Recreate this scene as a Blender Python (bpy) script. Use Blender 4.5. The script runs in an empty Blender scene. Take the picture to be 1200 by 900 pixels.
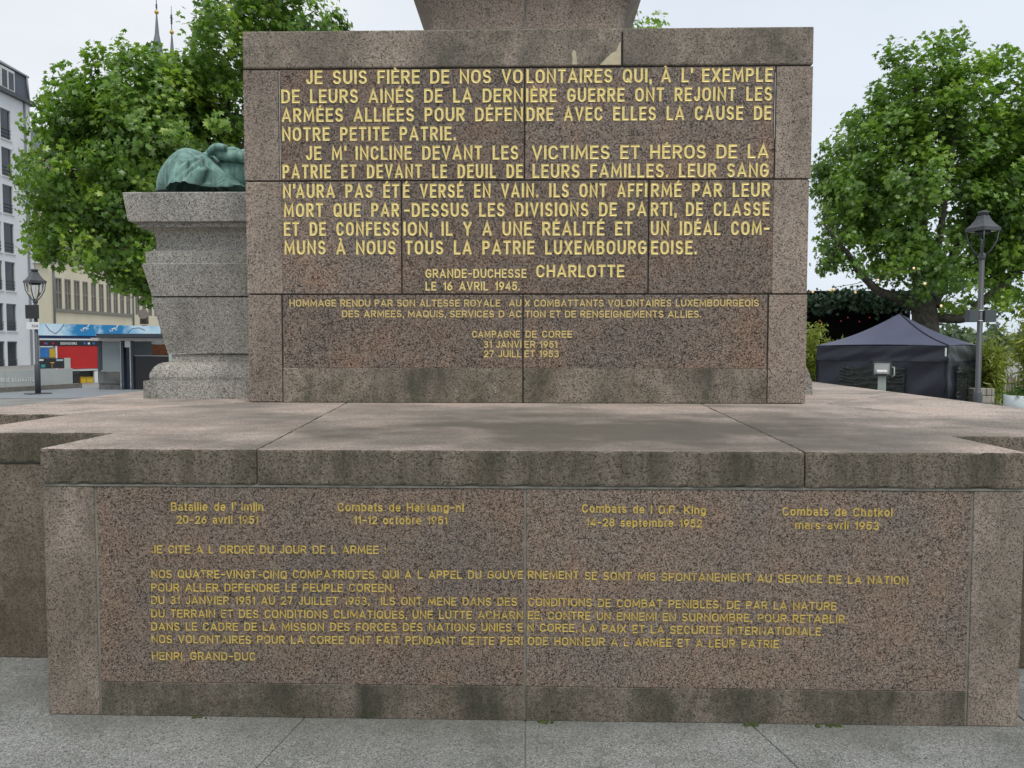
import bpy, bmesh, math, random
import numpy as np
from mathutils import Vector, Matrix, Euler

# ------------------------------------------------------------------ camera, sky, sun, exposure
S = bpy.context.scene
COL = S.collection
PITCH, YAW, ROLL, EYE = math.radians(2.86), math.radians(1.39), 0.0011, 1.6
FOC = 900.0                                   # focal length in pixels of a 1200 px wide picture
ROT = Matrix.Rotation(YAW, 3, 'Z') @ Matrix.Rotation(math.pi / 2 - PITCH, 3, 'X') @ Matrix.Rotation(ROLL, 3, 'Z')


def ray(px, py):
    return ROT @ Vector(((px - 600) / FOC, (450 - py) / FOC, -1.0))


_d = ray(615, 846)
CAM = Vector((0, 0, EYE)); _t = -EYE / _d.z
CAM.y = -_d.y * _t
CAM.x = -_d.x * _t
cd = bpy.data.cameras.new('camera'); cam = bpy.data.objects.new('camera', cd); COL.objects.link(cam)
cam.matrix_world = Matrix.Translation(CAM) @ ROT.to_4x4()
cd.sensor_width = 36; cd.lens = 36 * FOC / 1200; cd.clip_start = 0.05; cd.clip_end = 3000
S.camera = cam

SUN_EL, SUN_AZ = 58, 155                      # high veiled sun, behind the camera and to its right
W = bpy.data.worlds.new('World'); S.world = W; W.use_nodes = True
wn, wl = W.node_tree.nodes, W.node_tree.links
bg = wn['Background']; bg.inputs['Strength'].default_value = 0.1
sky = wn.new('ShaderNodeTexSky'); sky.sky_type = 'NISHITA'; sky.sun_disc = False
sky.sun_elevation = math.radians(SUN_EL); sky.sun_rotation = math.radians(SUN_AZ)
wtc = wn.new('ShaderNodeTexCoord'); wmap = wn.new('ShaderNodeMapping'); wmap.inputs['Scale'].default_value = (1.0, 1.0, 3.2)
wno = wn.new('ShaderNodeTexNoise'); wno.inputs['Scale'].default_value = 1.5; wno.inputs['Detail'].default_value = 5; wno.inputs['Roughness'].default_value = .5
wrp = wn.new('ShaderNodeValToRGB')
wrp.color_ramp.elements[0].position = .32; wrp.color_ramp.elements[0].color = (6.3, 6.7, 7.2, 1)
wrp.color_ramp.elements[1].position = .68; wrp.color_ramp.elements[1].color = (7.7, 7.85, 8.1, 1)
wmx = wn.new('ShaderNodeMix'); wmx.data_type = 'RGBA'; wmx.inputs[0].default_value = .94
wl.new(wtc.outputs['Generated'], wmap.inputs[0]); wl.new(wmap.outputs[0], wno.inputs['Vector']); wl.new(wno.outputs['Fac'], wrp.inputs[0])
wsx = wn.new('ShaderNodeSeparateXYZ'); wl.new(wtc.outputs['Generated'], wsx.inputs[0])
wmr = wn.new('ShaderNodeMapRange'); wmr.inputs['From Min'].default_value = -.35; wmr.inputs['From Max'].default_value = .75; wl.new(wsx.outputs['X'], wmr.inputs['Value'])
wm2 = wn.new('ShaderNodeMix'); wm2.data_type = 'RGBA'; wm2.blend_type = 'MULTIPLY'; wl.new(wmr.outputs[0], wm2.inputs[0]); wm2.inputs[7].default_value = (.80, .88, .96, 1); wl.new(wrp.outputs[0], wm2.inputs[6])
wl.new(sky.outputs[0], wmx.inputs[6]); wl.new(wm2.outputs[2], wmx.inputs[7]); wl.new(wmx.outputs[2], bg.inputs['Color'])
sd = bpy.data.lights.new('sun', 'SUN'); sd.energy = 1.5; sd.angle = math.radians(25); sd.color = (1, .955, .88)
sun = bpy.data.objects.new('sun', sd); COL.objects.link(sun)
_az = math.radians(SUN_AZ)
sdir = Vector((math.sin(_az) * math.cos(math.radians(SUN_EL)), math.cos(_az) * math.cos(math.radians(SUN_EL)), math.sin(math.radians(SUN_EL))))
sun.rotation_euler = sdir.to_track_quat('Z', 'Y').to_euler()
S.view_settings.view_transform = 'Standard'; S.view_settings.look = 'None'
S.view_settings.exposure = 0.32; S.view_settings.gamma = 1; S.view_settings.use_curve_mapping = False
S.render.engine = 'CYCLES'
S.cycles.max_bounces = 8; S.cycles.transparent_max_bounces = 8

# ------------------------------------------------------------------ helpers
rnd = random.Random(7)


def on_y(px, py, Y):
    d = ray(px, py); t = (Y - CAM.y) / d.y
    return CAM + d * t


def on_z(px, py, Z):
    d = ray(px, py); t = (Z - CAM.z) / d.z
    return CAM + d * t


def tag(o, label, cat, group=None, kind=None):
    o['label'] = label; o['category'] = cat
    if group: o['group'] = group
    if kind: o['kind'] = kind
    return o


def empty(name, loc, label, cat, group=None, rz=0):
    o = bpy.data.objects.new(name, None); COL.objects.link(o); o.empty_display_size = .2
    o.location = loc; o.rotation_euler = (0, 0, rz)
    return tag(o, label, cat, group)


def link(name, me, mats, parent=None, smooth=False):
    if not isinstance(mats, (list, tuple)): mats = [mats]
    for m in mats: me.materials.append(m)
    if smooth: me.polygons.foreach_set('use_smooth', [True] * len(me.polygons))
    o = bpy.data.objects.new(name, me); COL.objects.link(o)
    if parent: o.parent = parent
    return o


def obj(name, bm, mats, parent=None, smooth=False, label=None):
    me = bpy.data.meshes.new(name); bm.normal_update(); bm.to_mesh(me); bm.free()
    o = link(name, me, mats, parent, smooth)
    if label: o['label'] = label
    return o


def copy_tree(o, parent=None):
    c = o.copy(); COL.objects.link(c)
    if parent: c.parent = parent
    for ch in list(o.children): copy_tree(ch, c)
    return c


def BM(): return bmesh.new()


def box(bm, x0, x1, y0, y1, z0, z1, bev=0.0, mat=0, top=None):
    vs = [bm.verts.new(p) for p in ((x0, y0, z0), (x1, y0, z0), (x1, y1, z0), (x0, y1, z0), (x0, y0, z1), (x1, y0, z1), (x1, y1, z1), (x0, y1, z1))]
    fs = [bm.faces.new([vs[i] for i in q]) for q in ((3, 2, 1, 0), (4, 5, 6, 7), (0, 1, 5, 4), (1, 2, 6, 5), (2, 3, 7, 6), (3, 0, 4, 7))]
    for f in fs: f.material_index = mat
    if top is not None: fs[1].material_index = top
    if bev > 0:
        es = list({e for f in fs for e in f.edges})
        bmesh.ops.bevel(bm, geom=es, offset=bev, segments=2, profile=.5, affect='EDGES', material=-1)
    return bm


def obox(bm, c, ax, ay, az, hx, hy, hz, mat=0):
    """box round centre c along unit axes ax, ay, az"""
    c = Vector(c); P = []
    for sz in (-1, 1):
        for sx, sy in ((-1, -1), (1, -1), (1, 1), (-1, 1)):
            P.append(bm.verts.new(c + ax * hx * sx + ay * hy * sy + az * hz * sz))
    for q in ((3, 2, 1, 0), (4, 5, 6, 7), (0, 1, 5, 4), (1, 2, 6, 5), (2, 3, 7, 6), (3, 0, 4, 7)):
        bm.faces.new([P[i] for i in q]).material_index = mat
    return bm


def prism(bm, pts, z0, z1, bev=0.0, side=0, top=0):
    n = len(pts)
    a = [bm.verts.new((p[0], p[1], z0)) for p in pts]; b = [bm.verts.new((p[0], p[1], z1)) for p in pts]
    fs = [bm.faces.new(a[::-1]), bm.faces.new(b)]
    fs[1].material_index = top; fs[0].material_index = side
    for i in range(n):
        f = bm.faces.new((a[i], a[(i + 1) % n], b[(i + 1) % n], b[i])); f.material_index = side; fs.append(f)
    if bev > 0:
        bmesh.ops.bevel(bm, geom=list({e for f in fs for e in f.edges}), offset=bev, segments=2, profile=.5, affect='EDGES', material=-1)
    return bm


def chip(bm, step, amp, rr):
    """worn arrises: cut the long edges, keep the faces flat inside a narrow margin and let only the arrises wander"""
    for e in [e for e in bm.edges if e.calc_length() > step * 2]:
        bmesh.ops.subdivide_edges(bm, edges=[e], cuts=min(60, int(e.calc_length() / step)))
    outer = list(bm.verts)
    bm.normal_update(); bmesh.ops.inset_individual(bm, faces=bm.faces[:], thickness=.011, use_even_offset=True); bm.normal_update()
    for v in outer:
        fn_ = Vector((0, 0, 0)); ns = []
        for f in v.link_faces:
            if all(f.normal.dot(k) < .9 for k in ns): ns.append(f.normal.copy()); fn_ += f.normal
        v.co -= fn_ * amp * (.6 + (rr.random() ** 2) * (4 if rr.random() < .10 else 1.2))
    return bm


def tube(bm, path, rad, seg=8, cap=True, mat=0):
    path = [Vector(p) for p in path]; n = len(path)
    if not isinstance(rad, (list, tuple)): rad = [rad] * n
    rings = []; up = None
    for i, p in enumerate(path):
        d = (path[min(i + 1, n - 1)] - path[max(i - 1, 0)])
        d = d.normalized() if d.length > 1e-9 else Vector((0, 0, 1))
        if up is None:
            up = d.orthogonal().normalized()
        else:
            up = (up - d * up.dot(d)); up = up.normalized() if up.length > 1e-6 else d.orthogonal().normalized()
        sdv = d.cross(up)
        rings.append([bm.verts.new(p + (up * math.cos(2 * math.pi * k / seg) + sdv * math.sin(2 * math.pi * k / seg)) * rad[i]) for k in range(seg)])
    for i in range(n - 1):
        for k in range(seg):
            f = bm.faces.new((rings[i][k], rings[i][(k + 1) % seg], rings[i + 1][(k + 1) % seg], rings[i + 1][k])); f.smooth = True; f.material_index = mat
    if cap:
        bm.faces.new(rings[0][::-1]).material_index = mat; bm.faces.new(rings[-1]).material_index = mat
    return bm


def lathe(bm, prof, seg=20, c=(0, 0, 0), mat=0, rot=0.0):
    rings = []
    for r, z in prof:
        rings.append([bm.verts.new((c[0] + r * math.cos(2 * math.pi * k / seg + rot), c[1] + r * math.sin(2 * math.pi * k / seg + rot), c[2] + z)) for k in range(seg)])
    for i in range(len(prof) - 1):
        for k in range(seg):
            f = bm.faces.new((rings[i][k], rings[i][(k + 1) % seg], rings[i + 1][(k + 1) % seg], rings[i + 1][k])); f.material_index = mat; f.smooth = seg > 8
    bm.faces.new(rings[0][::-1]).material_index = mat; bm.faces.new(rings[-1]).material_index = mat
    return bm


def ball(bm, c, r, mat=0, seg=12):
    lathe(bm, [(max(r * math.sin(math.pi * i / 8), .001), -r * math.cos(math.pi * i / 8)) for i in range(9)], seg, c, mat)
    return bm


# ------------------------------------------------------------------ materials
def new_mat(name):
    m = bpy.data.materials.new(name); m.use_nodes = True
    return m, m.node_tree.nodes, m.node_tree.links, m.node_tree.nodes['Principled BSDF']


def ramp(n, stops, interp='LINEAR'):
    r = n.new('ShaderNodeValToRGB'); cr = r.color_ramp; cr.interpolation = interp
    while len(cr.elements) < len(stops): cr.elements.new(.5)
    for e, (p, c) in zip(cr.elements, stops):
        e.position = p; e.color = (c, c, c, 1) if not isinstance(c, tuple) else (*c, 1)
    return r


def noise(n, l, vec, scale, detail=4, rough=.55, mapscale=None):
    if mapscale:
        mp = n.new('ShaderNodeMapping'); mp.inputs['Scale'].default_value = mapscale; l.new(vec, mp.inputs[0]); vec = mp.outputs[0]
    t = n.new('ShaderNodeTexNoise'); t.inputs['Scale'].default_value = scale; t.inputs['Detail'].default_value = detail; t.inputs['Roughness'].default_value = rough
    l.new(vec, t.inputs['Vector']); return t.outputs['Fac']


def mix(n, l, fac, a, b, mode='MIX'):
    x = n.new('ShaderNodeMix'); x.data_type = 'RGBA'; x.blend_type = mode
    for s, v in ((0, fac), (6, a), (7, b)):
        if isinstance(v, (int, float)): x.inputs[s].default_value = v if s == 0 else (v, v, v, 1)
        elif isinstance(v, tuple): x.inputs[s].default_value = (*v, 1)
        else: l.new(v, x.inputs[s])
    return x.outputs[2]


def plain(name, col, rough=.6, metal=0.0, var=.12, scale=6, bump=0.0, spec=.5):
    m, n, l, b = new_mat(name)
    tc = n.new('ShaderNodeTexCoord')
    f = noise(n, l, tc.outputs['Object'], scale, 5)
    r = ramp(n, [(.3, tuple(c * (1 - var) for c in col)), (.7, tuple(min(1, c * (1 + var)) for c in col))]); l.new(f, r.inputs[0])
    l.new(r.outputs[0], b.inputs['Base Color']); b.inputs['Roughness'].default_value = rough; b.inputs['Metallic'].default_value = metal
    b.inputs['Specular IOR Level'].default_value = spec
    if bump:
        bp = n.new('ShaderNodeBump'); bp.inputs['Strength'].default_value = bump; bp.inputs['Distance'].default_value = .01
        l.new(f, bp.inputs['Height']); l.new(bp.outputs[0], b.inputs['Normal'])
    return m


def granite(name, minerals, scale=95, rough=.6, patches=None, streak=0.0, streakcol=(.05, .05, .038), streakscale=(5, 5, .7), streakpos=(.45, .7), bump=.25, fine=.35, rnd_tint=.14, spec=.2, grime=0.0, patchscale=1.6, blot=None):
    m, n, l, b = new_mat(name)
    tc = n.new('ShaderNodeTexCoord'); oi = n.new('ShaderNodeObjectInfo')
    mul = n.new('ShaderNodeMath'); mul.operation = 'MULTIPLY'; mul.inputs[1].default_value = 41.3; l.new(oi.outputs['Random'], mul.inputs[0])
    cmb = n.new('ShaderNodeCombineXYZ'); l.new(mul.outputs[0], cmb.inputs[0]); l.new(mul.outputs[0], cmb.inputs[2])
    add = n.new('ShaderNodeVectorMath'); add.operation = 'ADD'; l.new(tc.outputs['Object'], add.inputs[0]); l.new(cmb.outputs[0], add.inputs[1])
    V = add.outputs[0]
    # crystals: cells of random mineral
    dn = n.new('ShaderNodeTexNoise'); dn.inputs['Scale'].default_value = scale * 1.2; dn.inputs['Detail'].default_value = 2; l.new(V, dn.inputs['Vector'])
    dm = n.new('ShaderNodeVectorMath'); dm.operation = 'MULTIPLY_ADD'; dm.inputs[1].default_value = (.9 / scale,) * 3
    l.new(dn.outputs['Color'], dm.inputs[0]); l.new(V, dm.inputs[2])
    vo = n.new('ShaderNodeTexVoronoi'); vo.inputs['Scale'].default_value = scale; l.new(dm.outputs[0], vo.inputs['Vector'])
    sp = n.new('ShaderNodeSeparateColor'); l.new(vo.outputs['Color'], sp.inputs[0])
    # clustering so that minerals come in drifts
    cl = noise(n, l, V, scale * .22, 3)
    ad = n.new('ShaderNodeMath'); ad.operation = 'MULTIPLY_ADD'; ad.inputs[1].default_value = .38; l.new(cl, ad.inputs[0])
    sb = n.new('ShaderNodeMath'); sb.operation = 'MULTIPLY_ADD'; sb.inputs[1].default_value = .8; sb.inputs[2].default_value = -.09; l.new(sp.outputs[0], sb.inputs[0]); l.new(sb.outputs[0], ad.inputs[2])
    mr = ramp(n, minerals, 'LINEAR'); l.new(ad.outputs[0], mr.inputs[0])
    col = mr.outputs[0]
    fn = noise(n, l, V, scale * 2.6, 2, .7)
    fr = ramp(n, [(.3, 1 - fine), (.7, 1 + fine * .6)]); l.new(fn, fr.inputs[0])
    col = mix(n, l, 1.0, col, fr.outputs[0], 'MULTIPLY')
    if patches:
        pf = noise(n, l, V, patchscale, 6, .6)
        pr = ramp(n, [(.35, patches[0]), (.5, (1, 1, 1)), (.66, patches[1])]); l.new(pf, pr.inputs[0])
        col = mix(n, l, 1.0, col, pr.outputs[0], 'MULTIPLY')
    tr = ramp(n, [(0, 1 - rnd_tint), (1, 1 + rnd_tint)]); l.new(oi.outputs['Random'], tr.inputs[0])
    col = mix(n, l, 1.0, col, tr.outputs[0], 'MULTIPLY')
    if streak:
        sf = noise(n, l, V, 1.0, 7, .62, streakscale)
        sr = ramp(n, [(streakpos[0], 0), (streakpos[1], streak)]); l.new(sf, sr.inputs[0])
        col = mix(n, l, sr.outputs[0], col, streakcol)
    if grime:
        gf = noise(n, l, V, 5.5, 8, .7); gr = ramp(n, [(.5, 0), (.72, grime)]); l.new(gf, gr.inputs[0])
        col = mix(n, l, gr.outputs[0], col, (.045, .05, .03))
    if blot:                                                # (centre x, y, half sizes, colour, strength): a stain with a ragged outline
        bx, by, hx, hy, bc, bs = blot
        mp = n.new('ShaderNodeMapping'); mp.inputs['Location'].default_value = (-bx / hx, -by / hy, 0); mp.inputs['Scale'].default_value = (1 / hx, 1 / hy, 0); l.new(tc.outputs['Object'], mp.inputs[0])
        ln = n.new('ShaderNodeVectorMath'); ln.operation = 'LENGTH'; l.new(mp.outputs[0], ln.inputs[0])
        bn_ = noise(n, l, tc.outputs['Object'], 1.7, 7, .62); m2 = n.new('ShaderNodeMath'); m2.operation = 'MULTIPLY_ADD'; m2.inputs[1].default_value = 2.4; l.new(bn_, m2.inputs[0]); l.new(ln.outputs['Value'], m2.inputs[2])
        br = ramp(n, [(.0, bs), (1.0, 0)]); rs_ = n.new('ShaderNodeMapRange'); rs_.inputs['From Min'].default_value = 1.45; rs_.inputs['From Max'].default_value = 2.5; l.new(m2.outputs[0], rs_.inputs['Value']); l.new(rs_.outputs[0], br.inputs[0])
        col = mix(n, l, br.outputs[0], col, bc)
    l.new(col, b.inputs['Base Color'])
    b.inputs['Roughness'].default_value = rough; b.inputs['Specular IOR Level'].default_value = spec
    bp = n.new('ShaderNodeBump'); bp.inputs['Strength'].default_value = bump; bp.inputs['Distance'].default_value = .004
    l.new(fn, bp.inputs['Height']); l.new(bp.outputs[0], b.inputs['Normal'])
    return m


PINK = [(.12, (.027, .025, .023)), (.26, (.057, .048, .041)), (.37, (.165, .119, .091)), (.52, (.272, .191, .142)), (.66, (.182, .149, .122)), (.84, (.335, .281, .232))]
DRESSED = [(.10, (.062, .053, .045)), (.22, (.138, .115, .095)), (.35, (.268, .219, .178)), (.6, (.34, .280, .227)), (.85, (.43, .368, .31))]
GREY = [(.06, (.06, .06, .055)), (.2, (.14, .135, .125)), (.38, (.31, .30, .275)), (.62, (.38, .365, .335)), (.85, (.52, .50, .46))]
PAVE = [(.06, (.072, .073, .069)), (.2, (.135, .136, .129)), (.42, (.245, .247, .235)), (.7, (.31, .313, .298)), (.9, (.44, .443, .425))]
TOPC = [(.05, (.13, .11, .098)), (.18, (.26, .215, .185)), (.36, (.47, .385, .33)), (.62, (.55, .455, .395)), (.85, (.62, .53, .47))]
PP = ((.80, .70, .68), (1.12, 1.02, .98))
M = {}
M['polished'] = granite('polished_granite', PINK, 135, .42, ((.86, .90, .95), (1.16, 1.02, .94)), bump=.05, patchscale=2.4, rnd_tint=.14)
M['polished_low'] = granite('polished_base_granite', PINK, 255, .42, ((.88, .93, .98), (1.11, 1.02, .96)), bump=.05, patchscale=3.2, rnd_tint=.08)
M['dressed_low'] = granite('dressed_base_granite', DRESSED, 250, .75, ((.72, .70, .68), (1.0, .95, .92)), streak=.75, streakcol=(.085, .072, .054), streakscale=(4.0, 4.0, 1.3), streakpos=(.42, .76), bump=.35)
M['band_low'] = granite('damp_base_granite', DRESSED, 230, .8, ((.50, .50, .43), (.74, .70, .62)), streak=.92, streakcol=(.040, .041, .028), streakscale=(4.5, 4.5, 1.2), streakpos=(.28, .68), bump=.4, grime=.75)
M['dressed'] = granite('dressed_granite', DRESSED, 145, .75, ((.82, .80, .80), (1.1, 1.03, 1.0)), streak=.5, streakscale=(3.5, 3.5, .8), streakpos=(.5, .8), bump=.35)
M['band'] = granite('damp_granite', DRESSED, 145, .8, ((.58, .58, .53), (.85, .82, .76)), streak=.85, streakcol=(.055, .056, .04), streakscale=(3.2, 3.2, 1.0), streakpos=(.30, .68), bump=.4, grime=.6)
M['cap'] = granite('weathered_granite', DRESSED, 175, .8, ((.70, .70, .66), (1.0, .96, .92)), streak=.86, streakcol=(.048, .047, .030), streakscale=(5.0, 5.0, .7), streakpos=(.28, .62), bump=.4, grime=.5)
M['cap_grey'] = granite('weathered_cap_granite', DRESSED, 145, .8, ((.60, .62, .60), (.95, .93, .90)), streak=.7, streakcol=(.075, .075, .06), streakscale=(2.2, 2.2, 1.3), streakpos=(.38, .68), bump=.4, grime=.55, patchscale=2.6)
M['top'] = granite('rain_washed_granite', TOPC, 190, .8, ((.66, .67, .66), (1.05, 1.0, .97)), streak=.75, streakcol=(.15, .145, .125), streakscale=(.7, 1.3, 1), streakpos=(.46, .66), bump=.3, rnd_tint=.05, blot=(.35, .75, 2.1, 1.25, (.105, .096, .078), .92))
M['grey'] = granite('grey_granite', GREY, 165, .8, ((.82, .82, .78), (1.08, 1.06, 1.02)), streak=.5, streakscale=(3, 3, .7), streakpos=(.48, .8), bump=.4, rnd_tint=.06)
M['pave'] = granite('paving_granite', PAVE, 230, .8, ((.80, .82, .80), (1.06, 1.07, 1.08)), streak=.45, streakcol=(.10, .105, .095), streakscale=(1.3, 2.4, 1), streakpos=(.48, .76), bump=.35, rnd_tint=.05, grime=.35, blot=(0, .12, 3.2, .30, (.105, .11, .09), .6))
M['wing'] = granite('stained_granite', DRESSED, 175, .85, ((.52, .50, .43), (.85, .78, .68)), streak=.9, streakcol=(.07, .060, .040), streakscale=(1.6, 1.6, .6), streakpos=(.28, .62), bump=.4, grime=.5)
M['obelisk'] = granite('obelisk_granite', DRESSED, 150, .7, ((.85, .82, .82), (1.06, 1.0, .98)), streak=.6, streakcol=(.09, .07, .06), streakscale=(2.2, 2.2, .8), streakpos=(.46, .74), bump=.3)
M['mortar'] = plain('mortar', (.20, .195, .165), .95, var=.3, scale=14)
M['mortar_dark'] = plain('open_joint', (.035, .032, .028), .95, var=.3, scale=14)
M['repair'] = plain('repair_mortar', (.48, .42, .29), .9, var=.15, scale=20, bump=.4)


def gold(name, col, dark, wear):
    m, n, l, b = new_mat(name); tc = n.new('ShaderNodeTexCoord')
    f = noise(n, l, tc.outputs['Object'], 60, 4, .65); f2 = noise(n, l, tc.outputs['Object'], 6, 4)
    r = ramp(n, [(.3, tuple(c * .74 for c in col)), (.7, tuple(c * 1.15 for c in col))]); l.new(f, r.inputs[0])
    a = n.new('ShaderNodeMath'); a.operation = 'MULTIPLY_ADD'; a.inputs[1].default_value = .55; l.new(f2, a.inputs[0]); l.new(f, a.inputs[2])
    w = ramp(n, [(wear, 1), (wear + .14, 0)]); l.new(a.outputs[0], w.inputs[0])
    l.new(mix(n, l, w.outputs[0], r.outputs[0], dark), b.inputs['Base Color'])
    b.inputs['Roughness'].default_value = .55; b.inputs['Metallic'].default_value = .1
    return m


M['gold_pale'] = gold('pale_gilding', (.85, .695, .27), (.53, .41, .16), .44)
M['gold_mid'] = gold('gilding', (.68, .53, .20), (.36, .26, .10), .52)
M['gold_deep'] = gold('worn_gilding', (.59, .435, .10), (.26, .185, .06), .57)

# ------------------------------------------------------------------ engraved lettering: strokes of even width
def arc(cx, cy, rx, ry, a0, a1, k=9):
    return [(cx + rx * math.cos(math.radians(a0 + (a1 - a0) * i / k)), cy + ry * math.sin(math.radians(a0 + (a1 - a0) * i / k))) for i in range(k + 1)]


O_ = arc(.5, .67, .5, .33, 0, 180) + arc(.5, .33, .5, .33, 180, 360) + [(1, .67)]
P_ = [(0, 0), (0, 1), (.58, 1)] + arc(.58, .74, .42, .26, 90, -90) + [(0, .48)]
E_ = [[(1, 1), (0, 1), (0, 0), (1, 0)], [(0, .52), (.86, .52)]]
X = .74   # x-height
GL = {
    'A': (.70, [[(0, 0), (.5, 1), (1, 0)], [(.17, .27), (.83, .27)]]),
    'B': (.60, [[(0, 0), (0, 1), (.55, 1)] + arc(.55, .77, .40, .23, 90, -90) + [(0, .54)], [(.0, .54), (.58, .54)] + arc(.58, .27, .42, .27, 90, -90) + [(0, 0)]]),
    'C': (.62, [arc(.5, .68, .5, .32, 22, 180) + arc(.5, .32, .5, .32, 180, 338)]),
    'D': (.63, [[(0, 0), (0, 1), (.45, 1)] + arc(.45, .64, .55, .36, 90, 0) + arc(.45, .36, .55, .36, 0, -90) + [(0, 0)]]),
    'E': (.54, E_), 'F': (.52, [[(1, 1), (0, 1), (0, 0)], [(0, .5), (.86, .5)]]),
    'G': (.64, [arc(.5, .68, .5, .32, 22, 180) + arc(.5, .32, .5, .32, 180, 360) + [(1, .47), (.56, .47)]]),
    'H': (.63, [[(0, 0), (0, 1)], [(1, 0), (1, 1)], [(0, .52), (1, .52)]]), 'I': (0, [[(.5, 0), (.5, 1)]]),
    'J': (.46, [[(1, 1), (1, .28)] + arc(.5, .28, .5, .28, 0, -165)]),
    'K': (.64, [[(0, 0), (0, 1)], [(1, 1), (0, .34)], [(.32, .56), (1, 0)]]), 'L': (.50, [[(0, 1), (0, 0), (1, 0)]]),
    'M': (.80, [[(0, 0), (.06, 1), (.5, .2), (.94, 1), (1, 0)]]), 'N': (.65, [[(0, 0), (0, 1), (1, 0), (1, 1)]]),
    'O': (.66, [O_]), 'P': (.58, [P_]), 'Q': (.66, [O_, [(.55, .22), (1.0, -.03)]]), 'R': (.60, [P_, [(.45, .48), (1, 0)]]),
    'S': (.58, [arc(.5, .745, .47, .255, 25, 270, 12) + arc(.5, .245, .5, .245, 90, -155, 12)[1:]]),
    'T': (.56, [[(0, 1), (1, 1)], [(.5, 1), (.5, 0)]]), 'U': (.63, [[(0, 1), (0, .32)] + arc(.5, .32, .5, .32, 180, 360) + [(1, 1)]]),
    'V': (.64, [[(0, 1), (.5, 0), (1, 1)]]), 'W': (.95, [[(0, 1), (.25, 0), (.5, .9), (.75, 0), (1, 1)]]), 'X': (.62, [[(0, 0), (1, 1)], [(0, 1), (1, 0)]]),
    'Y': (.62, [[(0, 1), (.5, .45), (1, 1)], [(.5, .45), (.5, 0)]]), 'Z': (.58, [[(0, 1), (1, 1), (0, 0), (1, 0)]]),
    '0': (.56, [O_]), '1': (.30, [[(0, .76), (1, 1), (1, 0)]]), '2': (.54, [arc(.5, .70, .5, .30, 170, -30) + [(0, 0), (1, 0)]]),
    '3': (.55, [arc(.48, .755, .44, .245, 155, -90) + arc(.48, .26, .52, .26, 90, -155)]), '4': (.58, [[(.76, 0), (.76, 1), (0, .25), (1, .25)]]),
    '5': (.54, [[(.92, 1), (.16, 1), (.06, .5)] + arc(.48, .33, .52, .33, 125, -155)]), '6': (.55, [[(.72, 1), (.32, .76), (.07, .5)] + arc(.5, .31, .5, .31, 180, 540, 14)]),
    '7': (.52, [[(0, 1), (1, 1), (.35, 0)]]), '8': (.55, [arc(.5, .76, .43, .24, -90, 270, 14), arc(.5, .27, .5, .27, 90, 450, 14)]),
    '9': (.55, [[(.28, 0), (.68, .24), (.93, .5)] + arc(.5, .69, .5, .31, 0, 360, 14)]),
    '.': (0, [[(.5, 0), (.5, .04)]]), ',': (.08, [[(1, .06), (0, -.16)]]), '-': (.44, [[(0, .46), (1, .46)]]), "'": (.06, [[(1, 1.02), (0, .80)]]), ':': (0, [[(.5, .02), (.5, .07)], [(.5, .58), (.5, .63)]]),
    'a': (.48, [arc(.5, .56, .48, .18, 160, 0, 6) + [(1, 0)], [(1, .42), (.45, .42)] + arc(.45, .21, .45, .21, 90, 270, 6) + [(.7, .02), (1, .16)]]),
    'b': (.52, [[(0, 1), (0, 0)], arc(.5, X / 2, .5, X / 2, 0, 360, 14)]), 'c': (.48, [arc(.5, X / 2, .5, X / 2, 45, 315, 12)]), 'd': (.52, [[(1, 1), (1, 0)], arc(.5, X / 2, .5, X / 2, 0, 360, 14)]),
    'e': (.52, [[(0, X / 2), (1, X / 2)] + arc(.5, X / 2, .5, X / 2, 0, 315, 13)]), 'g': (.52, [[(1, X), (1, -.08)] + arc(.5, -.05, .5, .2, 0, -160, 6), arc(.5, X / 2, .5, X / 2, 0, 360, 14)]),
    'i': (0, [[(.5, 0), (.5, X)], [(.5, .94), (.5, 1)]]), 'j': (.1, [[(1, X), (1, -.12), (.6, -.24), (-.3, -.24)], [(1, .94), (1, 1)]]), 'k': (.48, [[(0, 0), (0, 1)], [(.95, X), (0, .28)], [(.3, .44), (1, 0)]]),
    'l': (0, [[(.5, 0), (.5, 1)]]), 'm': (.80, [[(0, 0), (0, X)], [(0, .5)] + arc(.25, .5, .25, .24, 180, 0, 6) + [(.5, 0)], [(.5, .5)] + arc(.75, .5, .25, .24, 180, 0, 6) + [(1, 0)]]),
    'h': (.50, [[(0, 0), (0, 1)], [(0, .44)] + arc(.5, .44, .5, .30, 180, 0, 7) + [(1, 0)]]),
    'n': (.50, [[(0, 0), (0, X)], [(0, .44)] + arc(.5, .44, .5, .30, 180, 0, 7) + [(1, 0)]]), 'o': (.53, [arc(.5, X / 2, .5, X / 2, 0, 360, 14)]), 'p': (.52, [[(0, X), (0, -.25)], arc(.5, X / 2, .5, X / 2, 0, 360, 14)]),
    'r': (.30, [[(0, 0), (0, X)], [(0, .42)] + arc(1, .42, 1, .32, 180, 90, 5)]), 's': (.46, [arc(.5, .55, .46, .19, 25, 270, 8) + arc(.5, .18, .5, .18, 90, -155, 8)[1:]]),
    't': (.28, [[(.4, .98), (.4, .1), (.65, 0), (1, 0)], [(0, X), (1, X)]]), 'v': (.5, [[(0, X), (.5, 0), (1, X)]]), 'u': (.5, [[(1, X), (1, 0)], [(0, X), (0, .3)] + arc(.5, .3, .5, .3, 180, 360, 7)]),
}
ACC = {'É': ('E', [(.38, 1.14), (.62, 1.27)]), 'È': ('E', [(.36, 1.27), (.60, 1.14)]), 'À': ('A', [(.36, 1.27), (.58, 1.14)]), 'Î': ('I', [(-1, 1.12), (.5, 1.25), (2, 1.12)])}


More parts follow.
